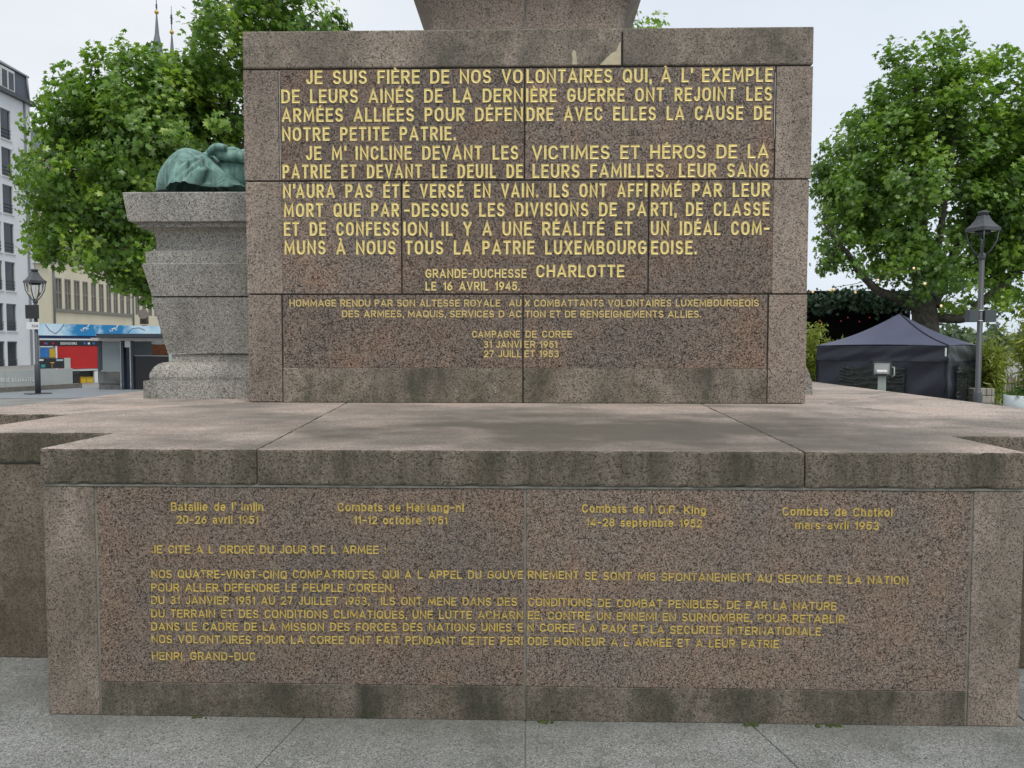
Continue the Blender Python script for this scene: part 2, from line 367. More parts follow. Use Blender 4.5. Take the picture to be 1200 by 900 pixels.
def glyph(ch):
    if ch in ACC:
        b, a = ACC[ch]; w, st = GL[b]; return w, st, a
    w, st = GL[ch]; return w, st, None


GAP = .15


def word_width(wd, s, st):
    return sum((glyph(c)[0] + 0) * s + (st if glyph(c)[0] == 0 else 0) for c in wd) + GAP * (len(wd) - 1)


def stroke_faces(pts, hw, caps=True):
    """a strip of half-width hw along a polyline, mitred joints"""
    P = [Vector((p[0], p[1])) for p in pts]; Q = [P[0]]
    for p in P[1:]:
        if (p - Q[-1]).length > 1e-5: Q.append(p)
    P = Q; n = len(P); closed = n > 3 and (P[0] - P[-1]).length < 1e-4
    if not closed and caps:                                 # square ends
        a, b = P[0] - P[1], P[-1] - P[-2]
        P[0] = P[0] + a.normalized() * hw * max(abs(a.x), abs(a.y)) / a.length; P[-1] = P[-1] + b.normalized() * hw * max(abs(b.x), abs(b.y)) / b.length
    if closed: P = P[:-1]; n -= 1
    L, R = [], []
    for i in range(n):
        a = P[i] - P[i - 1] if (i > 0 or closed) else P[1] - P[0]
        b = P[(i + 1) % n] - P[i] if (i < n - 1 or closed) else a
        a = a.normalized(); b = b.normalized()
        na, nb = Vector((-a.y, a.x)), Vector((-b.y, b.x)); m = na + nb
        if m.length < 1e-4: m = na
        m.normalize(); k = hw / max(m.dot(na), .42)
        L.append(P[i] + m * k); R.append(P[i] - m * k)
    segs = n if closed else n - 1
    return [(R[i], R[(i + 1) % n], P[(i + 1) % n], P[i], L[(i + 1) % n], L[i]) for i in range(segs)]


class Letters:
    """collects strokes in a wall plane (u along the wall, v up) as one mesh"""
    def __init__(self): self.v = []; self.f = []

    def word(self, wd, u, v, h, s, st, fr):
        """fr(u, v, lift) -> world point; h cap height, s width factor, st stroke width in cap heights"""
        hw = st * h / 2; k = 0
        for c in wd:
            w, strokes, acc = glyph(c)
            W_ = (w * s if w else st) * h
            for pl in strokes + ([acc] if acc else []):
                k += 1
                iw = max(W_ - 2 * hw, 0)
                ac = pl is acc
                q = [(u + hw + x * (iw if iw else (h * .1 if ac else 0)), v + hw + y * (h - 2 * hw)) for x, y in pl]
                for si, quad in enumerate(stroke_faces(q, hw * (.75 if ac else 1))):
                    b0 = len(self.v)
                    lo = .0010 + (k % 5) * .00009 + si * .00003; hi = lo + .42 * hw          # the stroke is a shallow V, deepest along its middle
                    self.v += [fr(p.x, p.y, lo if i_ in (2, 3) else hi) for i_, p in enumerate(quad)]
                    self.f += [(b0, b0 + 1, b0 + 2, b0 + 3), (b0 + 3, b0 + 2, b0 + 4, b0 + 5)]
            u += W_ + GAP * h
        return u

    def line(self, text, u0, u1, v0, v1, h, st, fr, gap=.62):
        ws = text.split(' '); n = len(ws)
        fixed = sum(GAP * (len(w) - 1) + sum(st for c in w if glyph(c)[0] == 0) for w in ws if w) * h
        var = sum(glyph(c)[0] for w in ws for c in w) * h
        nz = n - 1
        s = (u1 - u0 - fixed - nz * gap * h) / max(var, 1e-6)
        if s > 1.25: gap = gap + (s - 1.25) * var / max(nz, 1) / h if nz else gap; s = 1.25
        if s < .62 and nz: gap = max(.3, gap - (.62 - s) * var / nz / h); s = (u1 - u0 - fixed - nz * gap * h) / var
        u = u0
        for w in ws:
            if w:
                v = v0 + (v1 - v0) * (u - u0) / (u1 - u0)
                u = self.word(w, u, v, h, s, st, fr) - GAP * h
            u += gap * h

    def build(self, name, mat, parent, label=None):
        me = bpy.data.meshes.new(name); me.from_pydata(self.v, [], self.f); me.update()
        o = link(name, me, mat, parent)
        if label: o['label'] = label
        return o


# ------------------------------------------------------------------ the ground
GX = lambda x, y: (-.4 * min(1, max(0, (x - 4.2) / 3.0)) * min(1, max(0, (y - 2.0) / 4.0)))
TOPZ = on_y(615, 528, 0).z
YP = on_z(612, 472.5, TOPZ).y                 # front of the tall inscription block
print('TOPZ', TOPZ, 'YP', YP, 'CAM', CAM)
gm, n, l, b = new_mat('plaza_ground')
tc = n.new('ShaderNodeTexCoord')
f1 = noise(n, l, tc.outputs['Object'], 1.2, 8, .6); r1 = ramp(n, [(.3, (.19, .185, .17)), (.7, (.30, .295, .275))]); l.new(f1, r1.inputs[0])
f2 = noise(n, l, tc.outputs['Object'], 60, 3, .7); r2 = ramp(n, [(.3, .7), (.7, 1.2)]); l.new(f2, r2.inputs[0])
l.new(mix(n, l, 1.0, r1.outputs[0], r2.outputs[0], 'MULTIPLY'), b.inputs['Base Color']); b.inputs['Roughness'].default_value = .9
bm = BM()
xs = [-900, -300, -120, -60] + [i * 1.0 - 30 for i in range(61)] + [60, 120, 300, 900]
ys = [-300, -60, -20] + [i * 1.0 - 10 for i in range(61)] + [80, 140, 300, 700, 1500]
gv = [[bm.verts.new((x, y, GX(x, y) - .012)) for x in xs] for y in ys]
for j in range(len(ys) - 1):
    for i in range(len(xs) - 1): bm.faces.new((gv[j][i], gv[j][i + 1], gv[j + 1][i + 1], gv[j + 1][i]))
g = obj('ground', bm, gm); g['kind'] = 'structure'

# large granite paving slabs round the foot of the monument, open joints between them
def gp(px, py): p = on_z(px, py, 0); return (p.x, p.y)


def extend(a, b, y):
    t = (y - a[1]) / (b[1] - a[1]); return (a[0] + (b[0] - a[0]) * t, y)


def shrink(pts, d):
    c = Vector((sum(p[0] for p in pts) / len(pts), sum(p[1] for p in pts) / len(pts)))
    out = []; n_ = len(pts)
    for i in range(n_):
        p0, p1, p2 = Vector(pts[i - 1]), Vector(pts[i]), Vector(pts[(i + 1) % n_])
        a = (p1 - p0).normalized(); b_ = (p2 - p1).normalized()
        na, nb = Vector((-a.y, a.x)), Vector((-b_.y, b_.x)); m = (na + nb).normalized()
        out.append(tuple(p1 + m * (d / max(m.dot(na), .35))))
    return out


YB = -2.2
jl = (gp(350, 848), gp(300, 900)); jr = (gp(884, 852), gp(936, 900)); jc = (gp(615.5, 848), gp(615.5, 900))
l0, l1 = extend(*jl, .02), extend(*jl, YB); r0, r1_ = extend(*jr, .02), extend(*jr, YB); c0, c1 = extend(*jc, .02), extend(*jc, YB)
fl = gp(40, 840)
slabs = [[(-4.2, YB), l1, l0, (-2.05, .02), (-2.45, -.25), (-4.2, -1.1)], [l1, c1, c0, l0], [c1, r1_, r0, c0], [r1_, (4.4, YB), (4.4, -.9), (2.55, -.2), (2.14, .02), r0],
         [(-4.2, -1.1), (-2.45, -.25), (-2.05, .02), (-2.05, .62), (-5.2, .62), (-5.2, -.6)], [(4.4, -.9), (5.4, .62), (2.14, .62), (2.14, .02), (2.55, -.2)]]
bm = BM()
for s_ in slabs: prism(bm, shrink(s_, .0022), -.06, .0, .004)
p = obj('pavement', bm, M['pave']); p['kind'] = 'structure'
pbm = BM(); prism(pbm, [(-6, YB - 1.5), (6, YB - 1.5), (6, .7), (-6, .7)], -.07, -.007)
p = obj('pavement_bed', pbm, M['mortar']); p['kind'] = 'structure'

# ------------------------------------------------------------------ the monument
mon = empty('monument', (0, 0, 0), 'stepped granite war memorial with gilded French inscriptions filling the middle of the square', 'monument')
XL, XR = on_y(46, 545, 0).x, on_y(1206.5, 550, 0).x          # front projection of the base
CAPH = TOPZ - on_y(615, 570, 0).z
CB = TOPZ - CAPH
Y2 = on_z(118, 507, TOPZ).y                                # recessed wings
X3L = on_z(30, 493, TOPZ).x; X3R = 3.5; X4L = -3.72; YB4 = 10.2
Y3 = on_z(60, 485.3, TOPZ).y
print('XL', XL, 'XR', XR, 'CAPH', CAPH, 'Y2', Y2, 'X3L', X3L, 'Y3', Y3)
# mortar core, 5 mm behind the faces
bm = BM()
I_ = .006
box(bm, XL + .02, XR - .02, I_ + .012, Y2 + .2, 0, TOPZ - .009); box(bm, X3L + .03, X3R - .03, Y2 + .03, Y3 + .2, 0, TOPZ - .011); box(bm, X4L + .03, X3R - .034, Y3 + .03, YB4 - .02, 0, TOPZ - .013)
obj('mortar_core', bm, M['mortar'], mon)
# facing of the front projection
zb = on_y(615, 806, 0).z
def fx(px, py=700, Y=0): return on_y(px, py, Y).x
F0 = .012                                                   # face of the lower stones; the ledge above oversails it a little
def stone(name, x0, x1, y0, y1, z0, z1, mat, bev=.005, label=None, top=None):
    bm = BM(); box(bm, x0, x1, y0, y1, z0, z1, bev, 0, top)
    return obj(name, bm, mat, mon, label=label)
J = .005
xj = [XL + .003, fx(112.5), fx(615.2), fx(1138.5), XR - .004]
stone('border_stone', xj[0], xj[1] - J, F0, Y2 + .1, 0, CB - .011, M['dressed_low'])
stone('border_stone', xj[3] + J, xj[4], F0, Y2 + .1, 0, CB - .011, M['dressed_low'])
stone('inscription_slab', xj[1] + J, xj[2] - J, F0 + .001, .4, zb, CB - .011, M['polished_low'], .003)
stone('inscription_slab', xj[2] + J, xj[3] - J, F0 + .001, .4, zb, CB - .011, M['polished_low'], .003)
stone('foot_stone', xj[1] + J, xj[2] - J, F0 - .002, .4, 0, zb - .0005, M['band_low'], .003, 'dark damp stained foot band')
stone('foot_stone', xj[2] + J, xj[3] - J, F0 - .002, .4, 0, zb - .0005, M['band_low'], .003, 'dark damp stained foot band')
bm = BM(); box(bm, XL + .012, XR - .012, F0 - .003, .3, CB - .0105, CB - .0006); obj('mortar_joint', bm, M['mortar'], mon)
# wings
stone('wing_stone', X3L + .01, XL - .012 + .02, Y2 + .014, Y2 + .5, 0, CB - .012, M['wing'], .006)
stone('wing_stone', XR - .008, X3R - .01, Y2 + .014, Y2 + .5, 0, CB - .012, M['wing'], .006)
stone('wing_stone', X3L + .012, X3L + .4, Y2 + .51, Y3 + .1, 0, CB - .012, M['wing'], .006)
stone('wing_stone', X4L + .01, X3L + .02, Y3 + .014, Y3 + .5, 0, CB - .012, M['wing'], .006)
stone('wing_stone', X4L + .012, X4L + .4, Y3 + .51, YB4 - .02, 0, CB - .012, M['wing'], .006)
stone('wing_stone', X3R - .4, X3R - .012, Y2 + .51, YB4 - .02, 0, CB - .012, M['wing'], .006)
stone('wing_stone', X4L + .41, X3R - .41, YB4 - .4, YB4 - .022, 0, CB - .012, M['wing'], .006)
# the ledge: big capping stones with slanting joints
def tp(px, py): q = on_z(px, py, TOPZ); return (q.x, q.y)
a0, a1 = tp(305, 525), tp(400, 475); b0, b1 = tp(940, 528), tp(828, 476)
a0 = (a0[0], 0); b0 = (b0[0], 0)
YQ = YP + .02
A1 = extend(a0, a1, YQ); B1 = extend(b0, b1, YQ)
k0, k1 = tp(88, 484.5), tp(121, 471); m0, m1 = tp(975, 474), tp(1166, 487.5)
ledge = [
    [(XL, 0), a0, A1, (-2.2, YQ), (X3L, Y3 + .15), (X3L, Y3), (X3L, Y2), (XL, Y2)],
    [a0, b0, B1, A1],
    [b0, (XR, 0), (XR, Y2), (X3R, Y2), (X3R, Y2 + 1.1), (2.6, Y2 + 1.2), (2.25, YQ), B1],
    [(2.6, Y2 + 1.2), (X3R, Y2 + 1.1), (X3R, 4.1), (2.25, YQ)],
    [(2.25, YQ), (X3R, 4.1), (X3R, YB4), (1.2, YB4), (1.2, YQ)],
    [(X4L, Y3), (X3L, Y3), (X3L, Y3 + .15), (-2.2, YQ), (-2.3, 4.2), (X4L, 3.2)],
    [(X4L, 3.2), (-2.3, 4.2), (-2.2, YQ), (-1.2, YQ), (-1.2, YB4), (X4L, YB4)],
    [(-1.2, YQ), (1.2, YQ), (1.2, YB4), (-1.2, YB4)],
]
for pts in ledge:
    bm = BM(); prism(bm, shrink(pts, .002), CB, TOPZ, 0, 0, 1); bm.normal_update(); chip(bm, .03, .0022, rnd)
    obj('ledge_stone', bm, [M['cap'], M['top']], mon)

# ---- the tall inscription block
PD = 2.6                                                    # its depth
def q(px, py): v = on_y(px, py, YP); return (v.x, v.z)
zt = q(615, 33)[1]; zc = q(615, 79)[1]; z1 = q(615, 211)[1]; z2 = q(615, 344.7)[1]; z3 = TOPZ
zband = q(615, 431.5)[1]
xl = q(287.5, 210)[0]; xr = q(948.5, 210)[0]
bm = BM(); box(bm, xl + .02, xr - .02, YP + .012, YP + PD - .02, z3, zt - .03)
obj('mortar_core', bm, M['mortar_dark'], mon)
j = .0055
def stone2(name, p0, p1, za, zb_, mat, d=.5, setback=0.0, label=None, lj=j, rj=j, tj=j, bj=j, bev=.005, py=210):
    x0 = p0 if abs(p0) < 20 else q(p0, py)[0]; x1 = p1 if abs(p1) < 20 else q(p1, py)[0]      # metres, or a picture column
    bm = BM(); box(bm, x0 + lj, x1 - rj, YP + setback, YP + d, za + bj, zb_ - tj, bev)
    return obj(name, bm, mat, mon, label=label)
xc = q(729, 60)[0]
stone2('capstone', xl - .004, xc, zc, zt, M['cap_grey'], PD, -.006, lj=0, bev=.012)
stone2('capstone', xc, xr + .012, zc, zt, M['cap_grey'], PD, -.004, rj=0, bev=.012)
# pale mortar patch in the chipped corner of the left cap stone
bm = BM()
pts = [q(*p_) for p_ in ((703, 76.4), (710, 69), (716, 63), (722, 60), (725.5, 51), (727.3, 50), (727.3, 76.2))]
fv = [bm.verts.new((x, YP - .0085, z)) for x, z in pts]; bv = [bm.verts.new((x, YP + .02, z)) for x, z in pts]
bm.faces.new(fv)
for i in range(len(fv)): bm.faces.new((fv[i], bv[i], bv[(i + 1) % len(fv)], fv[(i + 1) % len(fv)]))
obj('repair_patch', bm, M['repair'], mon, label='pale mortar filling the chipped corner of the left cap stone'); bm = BM()
pts = [q(*p_) for p_ in ((670.5, 76), (671, 70), (670, 64), (671.5, 59), (674.5, 60), (675, 65), (676, 70), (676, 76))]
fv = [bm.verts.new((x, YP - .0085, z)) for x, z in pts]; bv = [bm.verts.new((x, YP + .02, z)) for x, z in pts]
bm.faces.new(fv)
for i in range(len(fv)): bm.faces.new((fv[i], bv[i], bv[(i + 1) % len(fv)], fv[(i + 1) % len(fv)]))
obj('repair_patch', bm, M['repair'], mon, label='narrow pale mortar repair on the left cap stone')
SB = .003
stone2('border_stone', xl - .006, 328, z1, zc, M['dressed'], PD, lj=0)
stone2('inscription_slab', 328, 614.6, z1, zc, M['polished'], .5, SB, bev=.003)
stone2('inscription_slab', 614.6, 907.3, z1, zc, M['polished'], .5, SB, bev=.003)
stone2('border_stone', 907.3, xr + .012, z1, zc, M['dressed'], PD, rj=0)
stone2('border_stone', xl, 330.5, z2, z1, M['dressed'], PD, lj=0, rj=.0005, py=280)
stone2('inscription_slab', 330.5, 470.5, z2, z1, M['polished'], .5, SB, lj=0, bev=.003, py=280)
stone2('inscription_slab', 470.5, 760, z2, z1, M['polished'], .5, SB, bev=.003, py=280)
stone2('inscription_slab', 760, 905.5, z2, z1, M['polished'], .5, SB, rj=0, bev=.003, py=280)
stone2('border_stone', 905.5, xr, z2, z1, M['dressed'], PD, lj=.0005, rj=0, py=280)
stone2('border_stone', xl + .003, 331, z3, z2, M['dressed'], PD, lj=0, py=410)
stone2('inscription_slab', 331, 612.8, zband, z2, M['polished'], .5, SB, bj=0, bev=.003, py=410)
stone2('inscription_slab', 612.8, 899.5, zband, z2, M['polished'], .5, SB, bj=0, bev=.003, py=410)
stone2('foot_stone', 331, 612.8, z3, zband, M['band'], .5, 0, 'dark damp stained foot band', tj=.0005, bj=.002, py=450)
stone2('foot_stone', 612.8, 899.5, z3, zband, M['band'], .5, 0, 'stained foot band', tj=.0005, bj=.002, py=450)
stone2('border_stone', 899.5, xr + .003, z3, z2, M['dressed'], PD, rj=0, py=410)
for px, za_, zb_ in ((328.1, z1 + .01, zc - .01), (907.2, z1 + .3, zc - .05)):
    x_ = q(px, 150)[0]; bm = BM(); box(bm, x_ - .0062, x_ + .0062, YP + .003, YP + .2, za_, zb_); obj('mortar_joint', bm, plain('pale_caulk', (.30, .30, .27), .8, var=.4, scale=9), mon)
stone2('rear_stone', q(331, 300)[0], q(899, 300)[0], z3, zc, M['dressed'], PD, PD - .3)

# ---- foot of the obelisk: coved front with cut corners
YO = YP + .75
def o_(px, py): v = on_y(px, py, YO); return (v.x, v.z)
z0 = zt - .01; hb = (on_y(727, 36, YO).x - on_y(508, 36, YO).x) / 2; cxo = (on_y(727, 36, YO).x + on_y(508, 36, YO).x) / 2
prof = []
zo1 = on_y(615, -40, YO).z; zv_ = on_y(615, 35, YO).z; prof.append((0, z0))
for i in range(13):
    t = i / 12; prof.append((.21 * t ** 1.7, zv_ + (zo1 - zv_) * t))
def octo(bm, prof, split=None, x0=-9, x1=9):
    rings = []
    for e, z in prof:
        w = hb + e * .12 - .02 * math.sin(math.pi * min(1, max(0, (z - zv_) / (zo1 - zv_)) / .6)); c = .055 + e * 1.05; cw = w + c * .85; dc = .09
        pl = [(-w, -c * 0), (w, 0), (cw, dc), (cw, 2 * hb), (w, 2 * hb + dc), (-w, 2 * hb + dc), (-cw, 2 * hb), (-cw, dc)]
        rings.append([bm.verts.new((min(max(cxo + x, x0), x1), YO - e + y, z)) for x, y in pl])
    for i in range(len(rings) - 1):
        for k in range(8):
            try: bm.faces.new((rings[i][k], rings[i][(k + 1) % 8], rings[i + 1][(k + 1) % 8], rings[i + 1][k]))
            except ValueError: pass
    bm.faces.new(rings[0][::-1]); bm.faces.new(rings[-1])
    bmesh.ops.remove_doubles(bm, verts=bm.verts, dist=1e-5)
    return bm
e1 = prof[-1][0]
prof += [(e1, zo1 + .2), (e1 - .06, zo1 + .22)]
xs_ = on_y(615.5, 20, YO).x
obj('obelisk_foot', octo(BM(), prof, None, -9, xs_ - .009), M['obelisk'], mon)
obj('obelisk_foot', octo(BM(), prof, None, xs_ + .009, 9), M['obelisk'], mon)
bm = BM()
jr_ = [[bm.verts.new(v) for v in ((xs_ - .0085, YO - e + .006, z), (xs_ + .0085, YO - e + .006, z), (xs_ + .0085, YO + .6, z), (xs_ - .0085, YO + .6, z))] for e, z in prof]
for i in range(len(jr_) - 1):
    for k in range(4): bm.faces.new((jr_[i][k], jr_[i][(k + 1) % 4], jr_[i + 1][(k + 1) % 4], jr_[i + 1][k]))
obj('mortar_joint', bm, M['mortar'], mon)
bm = BM(); prism(bm, [(cxo - hb, YO + .12), (cxo + hb, YO + .12), (cxo + hb, YO + 1.4), (cxo - hb, YO + 1.4)], zo1 + .2, zo1 + 6.0, .03)
obj('obelisk_shaft', bm, M['obelisk'], mon)

# ---- grey plinth of the bronze group, against the left flank
YG = on_z(230, 467.5, TOPZ).y
def gq(px, py): v = on_y(px, py, YG); return (v.x, v.z)
PR = [(168, 467.6), (168, 446.3), (175.8, 445.8), (174.6, 442), (175.2, 438), (177.2, 434), (180.4, 430.2), (184.8, 427), (190, 425), (195, 424.3), (201, 424.2), (201, 415.2), (196.5, 414.2),
      (177.2, 348.6), (178.2, 347.6), (166, 309.5), (171.5, 308.3), (170, 295.6), (182.6, 293.2), (183.6, 286), (183.2, 281.5), (181.6, 277), (178.6, 273), (174.2, 270), (168, 267.6), (160.5, 266), (160, 261.5), (150, 259.4), (143.6, 226.6), (145, 225.4)]
def gq2(px, py):
    v = on_y(px, py, YG)
    for _ in range(8): v = on_y(px, py, YG + v.x - xb0)
    return (v.x, v.z)
xb0 = gq(168, 467.6)[0]
PRW = [gq2(*p_) for p_ in PR]
xe = xl + .02; dR = 2.1; xbase = PRW[0][0]
def plinth(bm, pr):
    rings = []
    for x, z in pr:
        e = x - xbase                                   # inset (positive) against the base
        rings.append([bm.verts.new(v) for v in ((x, YG + e, z), (xe, YG + e, z), (xe, YG + dR - e, z), (x, YG + dR - e, z))])
    for i in range(len(rings) - 1):
        for k in range(4): bm.faces.new((rings[i][k], rings[i][(k + 1) % 4], rings[i + 1][(k + 1) % 4], rings[i + 1][k]))
    bm.faces.new(rings[0][::-1]); bm.faces.new(rings[-1]); return bm
kk = [i for i, p_ in enumerate(PR) if p_ == (201, 415.2)][0]
obj('plinth_base', plinth(BM(), PRW[:kk + 1]), M['grey'], mon)
obj('plinth_stone', plinth(BM(), [(PRW[kk][0], PRW[kk + 1][1] + .001)] + PRW[kk + 1:kk + 3]), M['grey'], mon)
gx, gz = PRW[kk + 3]
obj('plinth_joint', plinth(BM(), [(PRW[kk + 2][0] + .02, PRW[kk + 2][1]), (PRW[kk + 2][0] + .02, gz + .006)]), M['mortar_dark'], mon)
obj('plinth_stone', plinth(BM(), [(gx, gz + .005)] + PRW[kk + 4:kk + 8]), M['grey'], mon)
ks = [i for i, p_ in enumerate(PR) if p_ == (160, 261.5)][0]
obj('plinth_stone', plinth(BM(), PRW[kk + 7:ks + 1]), M['grey'], mon)
obj('plinth_slab', plinth(BM(), [(x, z + .001) for x, z in PRW[ks:]]), M['grey'], mon)
# low stepped foot that just shows behind the right flank
bm = BM(); yr = YP + 1.1
pr = [on_y(952.5, 453, yr), on_y(952, 448, yr), on_y(948, 436, yr), on_y(944, 428, yr)]
rings = [[bm.verts.new(v) for v in ((xr - .5, yr, p_.z), (p_.x, yr, p_.z), (p_.x, yr + 1.2, p_.z), (xr - .5, yr + 1.2, p_.z))] for p_ in pr]
for v in rings[0]: v.co.z = TOPZ - .005
for i in range(3):
    for k in range(4): bm.faces.new((rings[i][k], rings[i][(k + 1) % 4], rings[i + 1][(k + 1) % 4], rings[i + 1][k]))
bm.faces.new(rings[0][::-1]); bm.faces.new(rings[-1])
obj('rear_plinth', bm, M['grey'], mon)

# ---- lettering
def wall(Y): return lambda u, v, d: (u, Y - d, v)
def put(L, text, p0, p1, cap, Y, st, gap=.62):
    """text between two measured baseline ends, in the wall plane Y; cap in photo pixels"""
    a, b_ = on_y(*p0, Y), on_y(*p1, Y); h = (on_y(p0[0], p0[1] - cap, Y) - a).length
    L.line(text, a.x, b_.x, a.z, b_.z, h, st, wall(Y), gap)
YU = YP + SB
L1 = Letters(); ST = .168
for t, x0, x1, y0, y1 in (
    ('JE SUIS FIÈRE DE NOS VO', 359, 612.6, 98.9, 97.6), ('LONTAIRES QUI, À L\' EXEMPLE', 617, 905.4, 97.6, 96),
    ('DE LEURS AINÉS DE LA DERN', 330, 613, 121.2, 120), ('IÈRE GUERRE ONT REJOINT LES', 616.6, 904.5, 120, 118),
    ('ARMÉES ALLIÉES POUR DÉFEN', 330.5, 613, 143.2, 142), ('DRE AVEC ELLES LA CAUSE DE', 617, 903.6, 142, 140.3),
    ('NOTRE PETITE PATRIE.', 331, 534.5, 165.4, 164.6),
    ('JE M\' INCLINE DEVANT LES', 359, 607.5, 187.7, 187), ('VICTIMES ET HÉROS DE LA', 623.5, 900.6, 187, 185.4),
    ('PATRIE ET DEVANT LE DEUIL DE', 331.5, 612.6, 209.3, 208.6), ('LEURS FAMILLES. LEUR SANG', 624, 900.6, 208.6, 207.5),
    ('N\'AURA PAS ÉT', 332, 468, 232.2, 231.9), ('É VERSÉ EN VAIN. ILS ONT AFFI', 472.5, 758.3, 231.9, 231), ('RMÉ PAR LEUR', 762.8, 902, 231, 230.5),
    ('MORT QUE PAR', 333, 468, 254.4, 254.2), ('-DESSUS LES DIVISIONS DE PA', 473.5, 757.5, 254.2, 253.3), ('RTI, DE CLASSE', 762.5, 901.5, 253.3, 252.8),
    ('ET DE CONFESS', 333, 468, 276.4, 276.3), ('ION, IL Y A UNE RÉALITÉ ET', 473, 741, 276.3, 275.9), ('UN IDÉAL COM-', 762.5, 901.5, 275.7, 275.4),
    ('MUNS À NOUS', 333.5, 464, 298.3, 298.3), ('TOUS LA PATRIE LUXEMBOURG', 475, 757.6, 298.3, 298.2), ('EOISE.', 762.8, 816.5, 298.2, 298.1),
): put(L1, t, (x0, y0), (x1, y1), 16.4, YU, ST, .76)
put(L1, 'CHARLOTTE', (628.5, 325), (731.5, 325), 14.8, YU, ST)
L1.build('inscription', M['gold_pale'], mon, 'pale gold tribute in capitals on the upper courses of the tall block')
L1b = Letters()
put(L1b, 'GRANDE-DUCHESSE', (498.8, 325.6), (617, 325.4), 10.4, YU, .155); put(L1b, 'LE 16 AVRIL 1945.', (498.8, 340.4), (609, 340.2), 10.2, YU, .155, .8)
L1b.build('inscription', M['gold_pale'], mon, 'small pale gold signature and date under the tribute')
L2 = Letters()
for t, x0, x1, y0, y1 in (
    ('HOMMAGE RENDU PAR SON ALTESSE ROYALE  AU', 339.5, 611, 359.2, 359.2), ('X COMBATTANTS VOLONTAIRES LUXEMBOURGEOIS', 614.8, 889, 359.2, 359.0),
    ('DES ARMEES, MAQUIS, SERVICES D AC', 401, 611, 371.8, 372), ('TION ET DE RENSEIGNEMENTS ALLIES.', 615.5, 821.5, 372, 372.2),
    ('CAMPAGNE', 553.4, 609.5, 395.6, 395.6), ('DE COREE', 615.8, 670.5, 395.6, 395.6), ('31 JANVI', 567, 611, 407.6, 407.6), ('ER 1951', 614.6, 653.2, 407.6, 407.6), ('27 JUILL', 567, 611, 418.6, 418.6), ('ET 1953', 614.6, 655, 418.6, 418.6),
): put(L2, t, (x0, y0), (x1, y1), 8.2, YU, .165)
L2.build('inscription', M['gold_mid'], mon, 'small gold capitals on the lowest course of the tall block')
YL = F0 + .001
L3 = Letters()
for t, x0, x1, y0, y1, cap in (
    ("Bataille de l' Imjin", 200.7, 309, 598.3, 598.5, 10), ('20-26 avril 1951', 207.5, 303, 613.4, 613.6, 9.6), ('Combats de Haktang-ni', 396, 543.5, 599, 599.5, 10), ('11-12 octobre 1951', 415, 524.5, 614, 614.3, 9.6),
    ("Combats de l O.P. King", 682, 827, 600.5, 602.8, 10), ('14-28 septembre 1952', 687, 822.5, 616.5, 618, 9.6), ('Combats de Chatkol', 916.7, 1045.5, 604, 605.4, 10), ('mars-avril 1953', 931.5, 1029.5, 619.8, 620.8, 9.6),
): put(L3, t, (x0, y0), (x1, y1), cap, YL, .165, .72)
L3.build('inscription', M['gold_deep'], mon, 'four gold battle names with dates along the top of the lower slab')
L4 = Letters()
for t, x0, x1, y0, y1 in (
    ("JE CITE A L ORDRE DU JOUR DE L ARMEE :", 177.8, 452.5, 648.2, 648.6),
    ("NOS QUATRE-VINGT-CINQ COMPATRIOTES, QUI A L APPEL DU GOUVE", 177.8, 613, 677, 678), ('RNEMENT SE SONT MIS SPONTANEMENT AU SERVICE DE LA NATION', 618.5, 1064, 678, 685),
    ('POUR ALLER DEFENDRE LE PEUPLE COREEN.', 177.6, 462, 692.8, 693.2),
    ('DU 31 JANVIER 1951 AU 27 JUILLET 1953,  ILS ONT MENE DANS DES', 177.6, 606, 707.6, 709.6), ('CONDITIONS DE COMBAT PENIBLES, DE PAR LA NATURE', 619, 980, 709.8, 715.2),
    ('DU TERRAIN ET DES CONDITIONS CLIMATIQUES, UNE LUTTE ACHARN', 177.6, 613, 723.2, 725.3), ('EE, CONTRE UN ENNEMI EN SURNOMBRE, POUR RETABLIR,', 618.5, 992, 725.3, 730.3),
    ('DANS LE CADRE DE LA MISSION DES FORCES DES NATIONS UNIES E', 177.6, 613, 738.4, 739.6), ('N COREE, LA PAIX ET LA SECURITE INTERNATIONALE.', 618, 965, 739.6, 745.3),
    ('NOS VOLONTAIRES POUR LA COREE ONT FAIT PENDANT CETTE PERI', 178, 612.5, 753.2, 755.5), ("ODE HONNEUR A L ARMEE ET A LEUR PATRIE.", 618.5, 915.5, 755.5, 759.5),
    ('HENRI, GRAND-DUC', 178.4, 300, 773, 773),
): put(L4, t, (x0, y0), (x1, y1), 9.6, YL, .16, .72)
L4.build('inscription', M['gold_deep'], mon, 'worn gold citation in ten lines of capitals on the lower slab')

# moss in the joints at the feet of the walls
mm = plain('moss', (.045, .065, .012), .95, var=.45, scale=40)
bm = BM()
def tuft(x0, x1, y, z, k, r0=.002, r1=.008):
    for _ in range(k):
        x = rnd.uniform(x0, x1); r = rnd.uniform(r0, r1)
        lathe(bm, [(r, -.002), (r * .95, r * .3), (r * .55, r * .65), (.0006, r * .8)], 7, (x, y - rnd.uniform(0, .02), z), 0, rnd.random())
for a_, b_, k in ((630, 648, 26), (872, 888, 34), (225, 250, 12), (940, 985, 30)):
    tuft(fx(a_, 848), fx(b_, 848), F0 - .004, .001, k)
for a_, b_, k in ((650, 720, 40), (300, 480, 16), (800, 900, 12)): tuft(q(a_, 470)[0], q(b_, 470)[0], YP - .002, TOPZ, k, .002, .010)
o = obj('moss', bm, mm); o['kind'] = 'stuff'; tag(o, 'small green moss tufts in the joints at the wall feet', 'moss', kind='stuff')
